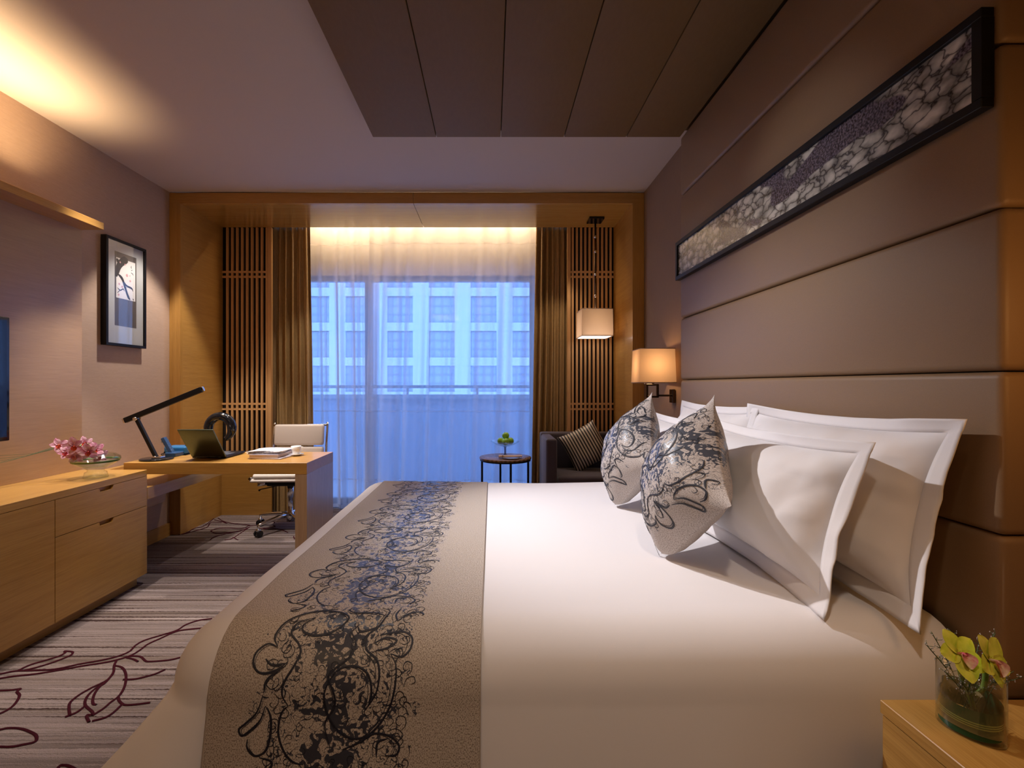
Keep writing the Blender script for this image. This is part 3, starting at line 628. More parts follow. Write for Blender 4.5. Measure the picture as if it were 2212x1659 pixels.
# black ring sculpture
rg = root('ring_sculpture', 'glossy black open ring sculpture standing behind the laptop', 'sculpture', (-1.99, 3.40, DZ))
cx_, cz_, cy_ = -1.915, .895, 3.41
pts = []; rad = []
for i in range(41):
    t_ = i/40; a = math.radians(-62+ t_*298)
    R_ = .083; pts.append((cx_+R_*math.cos(a), cy_, cz_+R_*1.02*math.sin(a))); rad.append(.031*(.55+.45*min(1, t_*5))*(.6+.4*min(1, (1-t_)*5)))
bm = nb(); sweep(bm, pts, rad, 18); obj('ring', bm, black_gloss, rg, 'all')
bm = nb(); sweep(bm, [(-1.965, 3.41, DZ+.012), (-1.965, 3.41, .83)], [.012, .010], 12); obj('neck', bm, black_gloss, rg)
bx('plinth', -2.01, -1.90, 3.375, 3.445, DZ, DZ+.012, black_gloss, rg, .002)

# ================================================================== OFFICE CHAIR
oc = root('office_chair', 'cream leather swivel office chair with a chrome base behind the desk', 'chair', (-1.69, 4.06, 0), rotz=.06, local=True)
def pad(w_, h_, t_, bev=.018):
    b = nb(); box(b, -w_/2, w_/2, -t_/2, t_/2, -h_/2, h_/2, bev, 4); return b
bm = pad(.43, .44, .045, .02); bmesh.ops.rotate(bm, verts=bm.verts, matrix=Matrix.Rotation(PI/2, 3, 'X')); bmesh.ops.translate(bm, verts=bm.verts, vec=(0, -.02, .475)); obj('seat_cushion', bm, leather_white, oc, 'all')
bm = pad(.47, .46, .025, .011); bmesh.ops.rotate(bm, verts=bm.verts, matrix=Matrix.Rotation(PI/2, 3, 'X')); bmesh.ops.translate(bm, verts=bm.verts, vec=(0, -.01, .442)); obj('seat_sling', bm, leather_white, oc, 'all')
tilt = Matrix.Rotation(-.12, 3, 'X')
for k in range(2):
    bm = pad(.43, .185, .05, .022); bmesh.ops.rotate(bm, verts=bm.verts, matrix=tilt); bmesh.ops.translate(bm, verts=bm.verts, vec=(0, .205+.02*k, .565+.195*k)); obj('back_pad', bm, leather_white, oc, 'all')
for sx in (-1, 1):
    bm = nb(); sweep(bm, spline([(sx*.232, -.24, .46), (sx*.232, 0, .445), (sx*.232, .16, .45), (sx*.232, .215, .52), (sx*.232, .24, .70), (sx*.232, .275, .865)], 6), .011, 8); obj('side_frame', bm, chrome, oc)
bm = nb(); sweep(bm, [(-.232, .25, .845), (.232, .25, .845)], .009, 8); obj('back_crossbar', bm, chrome, oc)
bm = nb(); box(bm, -.16, .12, -.10, .10, .37, .415, .012, 2); obj('tilt_mechanism', bm, black_matt, oc)
bm = nb(); sweep(bm, [(-.23, -.1, .395), (-.16, -.06, .395)], [.022, .02], 14); obj('tension_knob', bm, chrome, oc)
bm = nb(); sweep(bm, [(-.02, -.05, .38), (-.21, -.08, .345), (-.225, -.08, .335)], [.004, .004, .009], 8); obj('height_lever', bm, black_matt, oc)
bm = nb(); lathe(bm, [(0, .06), (.03, .06), (.032, .13), (.02, .14), (.02, .26), (.026, .26), (.026, .37), (0, .37)], (0, 0, 0), 20); obj('gas_column', bm, chrome, oc, 'all')
for k in range(5):
    a = math.radians(-121-72*k)-.06; d = Vector((math.cos(a), math.sin(a), 0)); e = d*.29
    bm = nb(); sweep(bm, [Vector((0, 0, .115)), d*.10+Vector((0, 0, .118)), d*.26+Vector((0, 0, .100)), e+Vector((0, 0, .092)), e+Vector((0, 0, .055))], [.02, .017, .013, .012, .009], 10); lg = obj('base_arm', bm, chrome, oc, 'all')
    bm = nb(); s_ = Vector((-d.y, d.x, 0))
    for q in (-1, 1): sweep(bm, [e+s_*q*.006+Vector((0, 0, .0275)), e+s_*q*.024+Vector((0, 0, .0275))], .027, 18)
    obj('caster', bm, black_gloss, lg)
    bm = nb(); sweep(bm, [e+Vector((0, 0, .048)), e+Vector((0, 0, .062))], .018, 14); obj('caster_hood', bm, chrome, lg)

# ================================================================== ARMCHAIR, CUSHION, SIDE TABLE
ac = root('armchair', 'dark purple-grey upholstered armchair in the corner beyond the bed', 'armchair', (.79, 4.15, 0))
up = plain('aubergine_fabric', (.055, .042, .058), .8, bump=.2, bscale=700, var=.15, Sheen_Weight=.3)
bm = nb(); box(bm, .44, 1.11, 4.33, 4.455, .10, .775, .02, 3); obj('backrest', bm, up, ac, 'all')
bm = nb(); box(bm, .44, .53, 3.90, 4.325, .10, .765, .02, 3); obj('arm', bm, up, ac, 'all')
bm = nb(); box(bm, 1.02, 1.11, 3.90, 4.325, .10, .765, .02, 3); obj('arm', bm, up, ac, 'all')
bm = nb(); box(bm, .535, 1.015, 3.90, 4.325, .12, .33, .015, 2); obj('seat_base', bm, up, ac, 'all')
bm = nb(); box(bm, .535, 1.015, 3.885, 4.325, .335, .465, .03, 4); obj('seat_cushion', bm, up, ac, 'all')
for x in (.48, 1.07):
    for y in (3.94, 4.41): bm = nb(); sweep(bm, [(x, y, 0), (x, y, .10)], [.014, .02], 10); obj('leg', bm, black_matt, ac)

def pillow_fn(W, Hh, T, ear=1.0, puff=.55, seed=0, wr=.004, sag=0.0, back=1.0):
    """surface of a stuffed pillow; s=+1 front, -1 back; a,b in -1..1; returns local (x=width, y=normal, z=height)"""
    def fn(a, b, s):
        pin = 1-.085*ear*(1-abs(a)**2.4)*(abs(b)**3); pin2 = 1-.085*ear*(1-abs(b)**2.4)*(abs(a)**3)
        x = a*W/2*pin2; z = b*Hh/2*pin
        th = T/2*(max(0, 1-abs(a)**3)**puff)*(max(0, 1-abs(b)**3)**puff)
        th *= back if s < 0 else 1
        n = fbm((x*5+seed, z*5, s*3+seed))*wr*2+abs(fbm((x*11+seed, z*8+5, s)))*wr*1.6
        return Vector((x, s*(th+n*min(1, th*30)), z))
    return fn
def pillow_obj(name, W, Hh, T, M, mat, parent, uv=False, n=44, weld=True, **k):
    fn = pillow_fn(W, Hh, T, **k); bm = nb()
    uvl = bm.loops.layers.uv.verify()
    def sgn(t): t = t*2-1; return math.copysign(1-(1-abs(t))**1.35, t)
    for s in (1, -1):
        vs = [[bm.verts.new(M @ fn(sgn(i/n), sgn(j/n), s)) for i in range(n+1)] for j in range(n+1)]
        for j in range(n):
            for i in range(n):
                q = [(i, j), (i+1, j), (i+1, j+1), (i, j+1)]
                if s > 0: q = q[::-1]
                f = bm.faces.new([vs[b][a] for a, b in q]); f.smooth = True
                for l, (a, b) in zip(f.loops, q): l[uvl].uv = (sgn(a/n)*W/2, sgn(b/n)*Hh/2)
    if weld: bmesh.ops.remove_doubles(bm, verts=bm.verts, dist=.0004)
    return obj(name, bm, mat, parent, 'all'), fn
def frame(origin, xdir, zdir):
    x = Vector(xdir).normalized(); z = Vector(zdir); z = (z-x*z.dot(x)).normalized(); y = z.cross(x)
    M = Matrix((x, y, z)).transposed().to_4x4(); M.translation = Vector(origin); return M
# striped cushion
def stripe_mat():
    m, nt, b = new_mat('striped_satin'); setv(b, .4); uv = N(nt, 'ShaderNodeUVMap'); sp = N(nt, 'ShaderNodeSeparateXYZ'); L(nt, uv.outputs[0], sp.inputs[0])
    k = N(nt, 'ShaderNodeMath', operation='MULTIPLY'); k.inputs[1].default_value = 40; L(nt, sp.outputs['X'], k.inputs[0]); fr = N(nt, 'ShaderNodeMath', operation='FRACT'); L(nt, k.outputs[0], fr.inputs[0])
    g = N(nt, 'ShaderNodeMath', operation='GREATER_THAN'); g.inputs[1].default_value = .48; L(nt, fr.outputs[0], g.inputs[0])
    mx = N(nt, 'ShaderNodeMix', data_type='RGBA'); L(nt, g.outputs[0], mx.inputs['Factor']); mx.inputs['A'].default_value = (.008, .007, .009, 1); mx.inputs['B'].default_value = (.52, .45, .36, 1)
    L(nt, mx.outputs['Result'], b.inputs['Base Color']); return m
sc = root('striped_cushion', 'black and cream striped cushion tilted on the armchair seat', 'cushion', (.80, 4.2, .47))
rt = math.radians(27)
M = frame((.815, 4.215, .665), (math.cos(rt), 0, math.sin(rt)), (-math.sin(rt)*.94, .33, math.cos(rt)*.94)); M = M @ Matrix.Rotation(0, 4, 'Y')
pillow_obj('cover', .36, .36, .13, M, stripe_mat(), sc, n=30, ear=1.0, seed=3, wr=.002)

st = root('side_table', 'round side table with a wooden top and thin black legs', 'table', (.12, 4.24, 0), local=True)
tz = .572
def ringwood():
    m, nt, b = new_mat('table_top_wood'); setv(b, .25); tc = N(nt, 'ShaderNodeTexCoord')
    wv = N(nt, 'ShaderNodeTexWave', wave_type='RINGS', rings_direction='Z'); wv.inputs['Scale'].default_value = 14; wv.inputs['Distortion'].default_value = 1.2
    mp = N(nt, 'ShaderNodeMapping'); mp.inputs['Location'].default_value = (.12, .06, 0); L(nt, tc.outputs['Object'], mp.inputs[0]); L(nt, mp.outputs[0], wv.inputs['Vector'])
    r = N(nt, 'ShaderNodeValToRGB'); r.color_ramp.elements[0].color = (.17, .085, .035, 1); r.color_ramp.elements[1].color = (.30, .17, .08, 1); L(nt, wv.outputs['Fac'], r.inputs[0]); L(nt, r.outputs[0], b.inputs['Base Color']); return m
bm = nb(); lathe(bm, [(0, tz-.018), (.222, tz-.018), (.227, tz-.014), (.227, tz-.003), (.224, tz), (0, tz)], (0, 0, 0), 56); obj('tabletop', bm, ringwood(), st)
bm = nb(); lathe(bm, [(.205, tz-.03), (.222, tz-.03), (.222, tz-.0185), (.205, tz-.0185)], (0, 0, 0), 48, close=True); obj('ring_apron', bm, black_matt, st)
for a in (15, 105, 195, 285):
    a = math.radians(a-4); c = (.207*math.cos(a), .207*math.sin(a)); bm = nb(); box(bm, c[0]-.009, c[0]+.009, c[1]-.009, c[1]+.009, 0, tz-.03, .001); obj('leg', bm, black_matt, st)
bm = nb(); sweep(bm, [(.207*math.cos(a), .207*math.sin(a), .03) for a in [2*PI*k/40 for k in range(40)]], .006, 6, closed=True); obj('foot_ring', bm, black_matt, st)
fs = root('fruit_stand', 'clear glass pedestal dish holding green apples on the side table', 'dish', (.12, 4.30, tz), local=True)
bm = nb(); lathe(bm, [(0, 0), (.05, 0), (.052, .004), (.02, .010), (.009, .02), (.009, .075), (.02, .085), (0, .085)], (0, 0, 0), 28); obj('stem', bm, thin_glass('smoke_glass', (.45, .45, .5), .1), fs, 'all')
bm = nb(); lathe(bm, [(0, .085), (.05, .088), (.095, .103), (.128, .128), (.126, .131), (.092, .109), (.048, .094), (0, .091)], (0, 0, 0), 40); obj('bowl', bm, clear, fs, 'all')
apple_m = plain('apple_green', (.30, .58, .05), .3, bscale=30, var=.18)
locs = [(.082, 4.285, tz+.132, 'left'), (.122, 4.255, tz+.130, 'front'), (.165, 4.295, tz+.132, 'right'), (.125, 4.31, tz+.178, 'top')]
desc = {'left': 'leftmost', 'front': 'front middle', 'right': 'rightmost', 'top': 'topmost'}
a0 = None
for x, y, z, w_ in locs:
    t = root('apple', f'{desc[w_]} of the four green apples in the glass dish', 'apple', (x, y, z), 'green apples in the glass dish', local=True)
    if a0 is None:
        bm = nb(); lathe(bm, [(0, -.026), (.008, -.029), (.020, -.026), (.031, -.010), (.0325, .004), (.027, .020), (.014, .028), (.005, .026), (0, .021)], (0, 0, 0), 22); o1 = obj('flesh', bm, apple_m, t, 'all')
        bm = nb(); sweep(bm, [(0, 0, .02), (.003, 0, .036)], .0015, 6); o2 = obj('stalk', bm, plain('stalk_brown', (.1, .06, .03), .7), t); a0 = (o1, o2)
    else:
        for q in a0: c = q.copy(); C.objects.link(c); c.parent = t
    t.rotation_euler = (random.uniform(-.5, .5), random.uniform(-.4, .4), random.uniform(0, 6))
pl = root('plate', 'small white plate on the side table under the napkin', 'plate', (.165, 4.13, tz), local=True)
bm = nb(); lathe(bm, [(0, 0), (.045, 0), (.05, .003), (.078, .010), (.079, .012), (.05, .006), (0, .004)], (0, 0, 0), 36); obj('dish', bm, porcelain, pl, 'all')
nk = root('napkin', 'rolled pinkish napkin tied with a bow on the small plate', 'napkin', (.16, 4.13, tz+.012))
nmt = plain('napkin_linen', (.62, .47, .42), .85, bump=.2, bscale=400)
bm = nb()
def nf(u, v):
    a = 2*PI*v; x = .06+.20*u; w_ = .028*(1-.55*math.exp(-((u-.18)/.06)**2))*(1 if u > .1 else 1.1); return Vector((x, 4.128+.02*u+w_*math.cos(a), tz+.020+.011*(1-.3*u)*math.sin(a)))
grid(bm, nf, 24, 14); obj('roll', bm, nmt, nk, 'all')
bm = nb(); sweep(bm, [(.094, 4.128+.016*math.cos(a), tz+.020+.012*math.sin(a)) for a in [2*PI*k/16 for k in range(16)]], .003, 6, closed=True); obj('tie', bm, plain('tie_brown', (.3, .16, .1), .7), nk)

# ================================================================== LAMPS
def shade_box(w0, d0, w1, d1, z0, z1, parent, nm_='shade'):
    b = nb(); t_ = .003
    for s in range(4):
        def cor(k, top, ins):
            ww, dd, z = (w1, d1, z1) if top else (w0, d0, z0); sx = (-1, 1, 1, -1)[k % 4]; sy = (-1, -1, 1, 1)[k % 4]
            return Vector((sx*(ww/2-ins), sy*(dd/2-ins), z))
        o = [cor(s, 0, 0), cor(s+1, 0, 0), cor(s+1, 1, 0), cor(s, 1, 0)]; vs = [b.verts.new(p) for p in o]; b.faces.new(vs)
    bmesh.ops.remove_doubles(b, verts=b.verts, dist=1e-5)
    sh_ = obj(nm_, b, shade_m, parent)
    b = nb()
    for z, ww, dd in ((z0, w0, d0), (z1, w1, d1)):
        c = [(-ww/2, -dd/2), (ww/2, -dd/2), (ww/2, dd/2), (-ww/2, dd/2)]
        for i in range(4):
            p, q = c[i], c[(i+1) % 4]; sweep(b, [(p[0], p[1], z), (q[0], q[1], z)], .003, 6)
    obj('shade_trim', b, shade_in, sh_); return sh_
pn = root('pendant_lamp', 'square beige fabric pendant lamp hanging in front of the right slat screen', 'lamp', (.90, 4.24, 1.62), local=True)
shade_box(.268, .27, .262, .262, 0, .232, pn)
bm = nb(); box(bm, -.128, .128, -.128, .128, .002, .006); obj('diffuser', bm, emit('pendant_diffuser', (1.0, .86, .78), 3.2), pn)
bm = nb(); sweep(bm, [(0.01, 0, .19), (0.01, 0, 1.03)], .0085, 12); obj('rod', bm, bronze, pn)
for z in (.36, .55, .75, .88): bm = nb(); sweep(bm, [(.01, 0, z-.012), (.01, 0, z+.012)], .0115, 12); obj('rod_collar', bm, chrome, pn)
bm = nb(); box(bm, -.055, .075, -.07, .07, 1.018, 1.037, .002); obj('ceiling_plate', bm, black_gloss, pn)
bm = nb(); box(bm, -.12, .14, -.004, .004, .19, .196); obj('shade_bar', bm, bronze, pn)
point('pendant_bulb', (.90, 4.24, 1.78), .4, (1, .72, .45), .03)

sn = root('wall_sconce', 'beige fabric wall lamp on a bronze bracket beside the headboard', 'lamp', (1.085, 3.25, 1.217), rotz=-.06, local=True)
shade_box(.236, .235, .222, .22, 0, .222, sn)
bm = nb()
for z in (-.015, -.095): box(bm, -.045, .035, -.012, .012, z-.006, z+.006, .001)
for x in (-.04, .03): box(bm, x-.006, x+.006, -.012, .012, -.10, -.01, .001)
obj('square_ring', bm, bronze, sn)
bm = nb(); sweep(bm, [(0, 0, -.012), (0, 0, .08)], .008, 10); obj('lamp_stem', bm, bronze, sn)
bm = nb(); box(bm, .03, .135, -.008, .008, -.093, -.080, .001); obj('arm', bm, bronze, sn)
bm = nb(); box(bm, .118, .137, -.035, .035, -.135, -.045, .003, 2); obj('wall_plate', bm, bronze, sn)
bm = nb(); sweep(bm, [(.118, 0, -.085), (.110, 0, -.085)], .006, 10); obj('switch_knob', bm, chrome, sn)
bm = nb(); sweep(bm, [(-.07, -.06, 0), (-.07, -.06, -.012)], .003, 6); obj('pull_finial', bm, chrome, sn)
point('sconce_bulb', (1.085, 3.25, 1.33), 1.9, (1, .60, .30), .025)

# ================================================================== BED
bed = root('bed', 'wide double bed made up with a smooth white duvet', 'bed', (.2, 2, 0))
FX0, FX1, FY0, FY1, TZ, RF = -.625, 1.07, 1.205, 2.78, .64, .14
def ztop(x, y): return TZ+.006*fbm((x*2.2, y*2.2, 0), 1, 2)+.010*math.exp(-((x-.9)/.35)**2)-.004
def side_profile(d, flare):
    """outward offset and drop for distance d beyond the flat top"""
    q = RF*PI/2
    if d <= q: a = d/RF; return RF*math.sin(a), RF*(1-math.cos(a)), a
    e = d-q; return RF+e*flare, RF+e*math.sqrt(1-flare*flare), PI/2-math.asin(flare)
def nflare(x): return .03+.17*max(0, min(1, (.85-x)/.35))
def near_pt(x, t, lift=0.0):
    """point and normal on the duvet at position x, running t along the bed's width (beyond the flat part it wraps down)"""
    if FY0 <= t <= FY1: p = Vector((x, t, ztop(x, t))); n = Vector((0, 0, 1))
    else:
        near = t < FY0; d = FY0-t if near else t-FY1; o, dr, a = side_profile(d, nflare(x) if near else .03); sg = -1 if near else 1; y0 = FY0 if near else FY1
        p = Vector((x, y0+sg*o, ztop(x, y0)-dr)); n = Vector((0, sg*math.sin(a), math.cos(a)))
    return p+n*lift, n
bm = nb(); NXg, NYg = 70, 64
def rmap(u, v): return FX0+(FX1-FX0)*u, FY0+(FY1-FY0)*v
V = [[None]*(NXg+1) for _ in range(NYg+1)]
for j in range(NYg+1):
    for i in range(NXg+1):
        x, y = rmap(i/NXg, j/NYg); V[j][i] = bm.verts.new((x, y, ztop(x, y)))
for j in range(NYg):
    for i in range(NXg): bm.faces.new((V[j][i], V[j][i+1], V[j+1][i+1], V[j+1][i])).smooth = True
loop = [(V[0][i], Vector((0, -1))) for i in range(NXg, 0, -1)]
K = 14
loop += [(V[0][0], Vector((-math.sin(PI/2*k/K), -math.cos(PI/2*k/K)))) for k in range(K+1)]
loop += [(V[j][0], Vector((-1, 0))) for j in range(1, NYg)]
loop += [(V[NYg][0], Vector((-math.cos(PI/2*k/K), math.sin(PI/2*k/K)))) for k in range(K+1)]
loop += [(V[NYg][i], Vector((0, 1))) for i in range(1, NXg+1)]
nl = len(loop); q_ = RF*PI/2; arc = [0]
for k in range(1, nl): arc.append(arc[-1]+(loop[k][0].co-loop[k-1][0].co).length+(loop[k][1]-loop[k-1][1]).length*.12)
prev = [v for v, n in loop]
ds = [q_*k/8 for k in range(1, 9)]+[q_+.15*k/12 for k in range(1, 13)]
for d in ds:
    ring = []
    for k in range(nl):
        v0, n0 = loop[k]; foot = max(0, -n0.x); corner = 1.6*abs(n0.x*n0.y)
        o, dr, a = side_profile(d, min(.6, (nflare(v0.co.x) if n0.y < -.3 else .03)+.28*foot+.2*corner)); low = max(0, d-q_)
        wob = low*(.07*math.sin(arc[k]*19)+.05*math.sin(arc[k]*33+1))*(foot*.5+corner) + low*corner*.5*max(0, math.sin(arc[k]*60))**2
        p = Vector((v0.co.x, v0.co.y))+n0*(o+wob); ring.append(bm.verts.new((p.x, p.y, v0.co.z-dr)))
    for k in range(nl-1):
        q4 = [prev[k], prev[k+1], ring[k+1], ring[k]]
        if prev[k] is prev[k+1]: q4 = [prev[k], ring[k+1], ring[k]]
        bm.faces.new(q4).smooth = True
    prev = ring
bmesh.ops.recalc_face_normals(bm, faces=bm.faces)
obj('duvet', bm, linen, bed, 'all')
bm = nb(); box(bm, -.65, 1.065, 1.13, 2.84, .26, .56, .05, 4); obj('mattress', bm, linen, bed, 'all')
bm = nb(); box(bm, -.62, 1.065, 1.09, 2.87, .05, .27, .01, 2); obj('bed_base', bm, plain('valance_cream', (.58, .50, .42), .85), bed)
for x in (-.55, 1.0):
    for y in (1.16, 2.8): bm = nb(); sweep(bm, [(x, y, 0), (x, y, .05)], .03, 12); obj('foot', bm, black_matt, bed)
# sheet showing by the headboard
# ---- ornament
ORN = [[(810, 165), (600, 215), (450, 310), (375, 440), (400, 520)], [(400, 520), (330, 500), (250, 560), (235, 640), (290, 690), (400, 670), (480, 620)],
 [(650, 280), (570, 350), (580, 410), (680, 440), (800, 410), (880, 330), (890, 270), (820, 215), (700, 195), (600, 215)],
 [(650, 280), (530, 330), (490, 420), (550, 500), (570, 560), (530, 640), (450, 750), (430, 830), (460, 900)], [(460, 900), (400, 960), (365, 1080), (390, 1200), (450, 1270), (530, 1290)],
 [(450, 650), (330, 730), (300, 810)], [(295, 900), (240, 1000), (150, 1070), (90, 1100), (75, 1060), (130, 1020), (220, 950), (290, 830)],
 [(295, 900), (320, 980), (300, 1100), (250, 1200), (170, 1230), (120, 1180), (130, 1120)],
 [(1130, 150), (1190, 200), (1160, 290), (1120, 370), (1045, 450), (1045, 540), (1120, 610), (1140, 700), (1110, 820), (1010, 950)],
 [(910, 150), (890, 190), (940, 225), (1080, 225), (1160, 260)], [(970, 370), (930, 420), (965, 490), (930, 590), (830, 660), (775, 710), (780, 750), (810, 850), (790, 930), (740, 990), (715, 1050), (740, 1180)],
 [(780, 740), (850, 670), (960, 650), (1050, 690), (1080, 780), (1060, 880), (1010, 950)],
 [(780, 740), (735, 830), (740, 950), (800, 1060), (900, 1120), (1010, 1110), (1110, 1040), (1200, 920), (1250, 780), (1260, 650), (1220, 570)],
 [(1220, 570), (1300, 590), (1360, 540), (1370, 460), (1310, 415), (1220, 420), (1140, 440)], [(970, 370), (990, 410), (1060, 400), (1120, 370)],
 [(1255, 320), (1240, 250), (1270, 160)], [(1255, 320), (1330, 240), (1400, 215), (1440, 240), (1430, 260)],
 [(840, 1195), (960, 1150), (1080, 1090), (1200, 1110), (1260, 1170), (1230, 1230), (1150, 1230)], [(1085, 1240), (1100, 1150), (1180, 1120)], [(320, 600), (370, 640), (460, 630)],
 [(170, 1380), (250, 1340), (290, 1270), (200, 1240)], [(1100, 500), (1180, 460), (1260, 480), (1200, 530), (1110, 550)]]
SMALL = [[(0, 0), (.5, .15), (.7, .6), (.35, .9), (0, .65), (.1, .35), (.35, .4)], [(0, 0), (-.4, .3), (-.3, .8), (.2, .9), (.3, .5), (0, .4)], [(0, 0), (.3, .6), (.9, .7), (1.0, .3), (.7, .2)], [(-.4, 0), (-.3, .5), (0, .7), (.3, .5), (.4, 0)]]
PER = .35
def to_band(x, y):
    t_ = (y-320)/1180; xc = 920-180*t_; hf = 505+95*t_; return Vector(((x-xc)/hf*.165, -t_*PER))
def ornament(bm, surf, vs, ve, lift, phase=0.0, wb=.0062, flip=1, clip=None, small=True, seed=1):
    rnd = random.Random(seed)
    k0 = int(math.floor((vs-phase)/PER))-1; k1 = int(math.ceil((ve-phase)/PER))+1
    def put(c, wd):
        run = []
        for p in c+[None]:
            ok = p is not None and vs < p.y < ve and (clip is None or clip(p.x, p.y))
            if ok: run.append(p)
            else:
                if len(run) > 2: ribbon(bm, run, wd, surf, lift)
                run = []
    for k in range(k0, k1+1):
        for c in ORN:
            P = spline([to_band(x, y) for x, y in c], 7); put([Vector((p.x*flip, p.y+k*PER+phase)) for p in P], wb)
            put([Vector(((p.x*.955-.004)*flip, (p.y*.985-.004)+k*PER+phase)) for p in P], wb*.3)
        if small:
            for sd in (-1, 1):
                for q in range(22):
                    s_ = SMALL[rnd.randrange(4)]; sc_ = rnd.uniform(.018, .032); an = rnd.uniform(-.9, .9)+(0 if sd > 0 else PI); b0 = Vector((sd*rnd.uniform(.115, .15), k*PER+phase+q*PER/22+rnd.uniform(-.01, .01)))
                    P = spline([(Vector((x, y-.4))*sc_) for x, y in s_], 5); ca, sa = math.cos(an), math.sin(an)
                    put([b0+Vector((p.x*ca-p.y*sa, p.x*sa+p.y*ca)) for p in P], wb*.36)
            for q in range(60):
                s_ = SMALL[rnd.randrange(4)]; sc_ = rnd.uniform(.012, .024); an = rnd.uniform(0, 6.3); b0 = Vector((rnd.uniform(-.12, .12), k*PER+phase+rnd.uniform(0, PER)))
                P = spline([(Vector((x, y))*sc_) for x, y in s_], 4); ca, sa = math.cos(an), math.sin(an)
                put([b0+Vector((p.x*ca-p.y*sa, p.x*sa+p.y*ca)) for p in P], wb*.30)
def brocade(name, base, fleck, dark):
    m, nt, b = new_mat(name); setv(b, .55); uv = N(nt, 'ShaderNodeUVMap'); sp = N(nt, 'ShaderNodeSeparateXYZ'); L(nt, uv.outputs[0], sp.inputs[0])
    # ground weave
    mp = N(nt, 'ShaderNodeMapping'); mp.inputs['Scale'].default_value = (520, 300, 1); L(nt, uv.outputs[0], mp.inputs[0])
    g = N(nt, 'ShaderNodeTexNoise'); g.inputs['Scale'].default_value = 1; g.inputs['Detail'].default_value = 1; L(nt, mp.outputs[0], g.inputs['Vector'])
    r = N(nt, 'ShaderNodeValToRGB'); r.color_ramp.elements[0].position = .36; r.color_ramp.elements[1].position = .54; r.color_ramp.elements[0].color = fleck+(1,); r.color_ramp.elements[1].color = base+(1,); L(nt, g.outputs['Fac'], r.inputs[0])
    # warped blotches and hairlines
    n1 = N(nt, 'ShaderNodeTexNoise'); n1.inputs['Scale'].default_value = 44; n1.inputs['Detail'].default_value = .4; n1.inputs['Distortion'].default_value = 1.7; L(nt, uv.outputs[0], n1.inputs['Vector'])
    ab = N(nt, 'ShaderNodeMath', operation='ABSOLUTE'); L(nt, sp.outputs['X'], ab.inputs[0])
    wob = N(nt, 'ShaderNodeTexNoise'); wob.inputs['Scale'].default_value = 13; wob.inputs['Detail'].default_value = 1; L(nt, uv.outputs[0], wob.inputs['Vector'])
    e1 = N(nt, 'ShaderNodeMath', operation='MULTIPLY_ADD'); e1.inputs[1].default_value = .22; L(nt, wob.outputs['Fac'], e1.inputs[0]); L(nt, ab.outputs[0], e1.inputs[2])     # |x| + .22*noise  (mean +.11)
    core = N(nt, 'ShaderNodeMapRange'); core.inputs['From Min'].default_value = .13; core.inputs['From Max'].default_value = .25; core.inputs['To Min'].default_value = .47; core.inputs['To Max'].default_value = .85; L(nt, e1.outputs[0], core.inputs['Value'])
    bl_ = N(nt, 'ShaderNodeMath', operation='GREATER_THAN'); L(nt, n1.outputs['Fac'], bl_.inputs[0]); L(nt, core.outputs[0], bl_.inputs[1])
    n2 = N(nt, 'ShaderNodeTexNoise'); n2.inputs['Scale'].default_value = 48; n2.inputs['Detail'].default_value = .2; n2.inputs['Distortion'].default_value = 1.6; mp2 = N(nt, 'ShaderNodeMapping'); mp2.inputs['Location'].default_value = (3, 7, 0); L(nt, uv.outputs[0], mp2.inputs[0]); L(nt, mp2.outputs[0], n2.inputs['Vector'])
    s5 = N(nt, 'ShaderNodeMath', operation='SUBTRACT'); s5.inputs[1].default_value = .5; L(nt, n2.outputs['Fac'], s5.inputs[0]); a5 = N(nt, 'ShaderNodeMath', operation='ABSOLUTE'); L(nt, s5.outputs[0], a5.inputs[0])
    ln = N(nt, 'ShaderNodeMath', operation='LESS_THAN'); ln.inputs[1].default_value = .028; L(nt, a5.outputs[0], ln.inputs[0])
    ed = N(nt, 'ShaderNodeMath', operation='LESS_THAN'); ed.inputs[1].default_value = .262; L(nt, e1.outputs[0], ed.inputs[0])
    lm = N(nt, 'ShaderNodeMath', operation='MULTIPLY'); L(nt, ln.outputs[0], lm.inputs[0]); L(nt, ed.outputs[0], lm.inputs[1])
    mxm = N(nt, 'ShaderNodeMath', operation='MAXIMUM'); L(nt, lm.outputs[0], mxm.inputs[0]); L(nt, bl_.outputs[0], mxm.inputs[1])
    mx = N(nt, 'ShaderNodeMix', data_type='RGBA'); L(nt, mxm.outputs[0], mx.inputs['Factor']); L(nt, r.outputs[0], mx.inputs['A']); mx.inputs['B'].default_value = dark+(1,)
    L(nt, mx.outputs['Result'], b.inputs['Base Color'])
    rr = N(nt, 'ShaderNodeMapRange'); rr.inputs['To Min'].default_value = .75; rr.inputs['To Max'].default_value = .33; L(nt, mxm.outputs[0], rr.inputs['Value']); L(nt, rr.outputs[0], b.inputs['Roughness'])
    bp = N(nt, 'ShaderNodeBump'); bp.inputs['Strength'].default_value = .35; bp.inputs['Distance'].default_value = .001; L(nt, g.outputs['Fac'], bp.inputs['Height']); L(nt, bp.outputs[0], b.inputs['Normal']); return m
broc = brocade('runner_brocade', (.54, .465, .39), (.22, .17, .13), (.045, .047, .062))
broc_c = brocade('cushion_brocade', (.56, .50, .46), (.30, .25, .22), (.07, .075, .095))
cord = plain('navy_cord', (.012, .013, .024), .45, bump=.5, bscale=900, var=.3)
rn = root('bed_runner', 'beige bed runner with a dark paisley band across the foot of the bed', 'bed runner', (-.32, 2, .64))
RX0, RX1, RC = -.622, -.025, -.335
t0_, t1_ = FY0-q_-.152, FY1+q_+.14
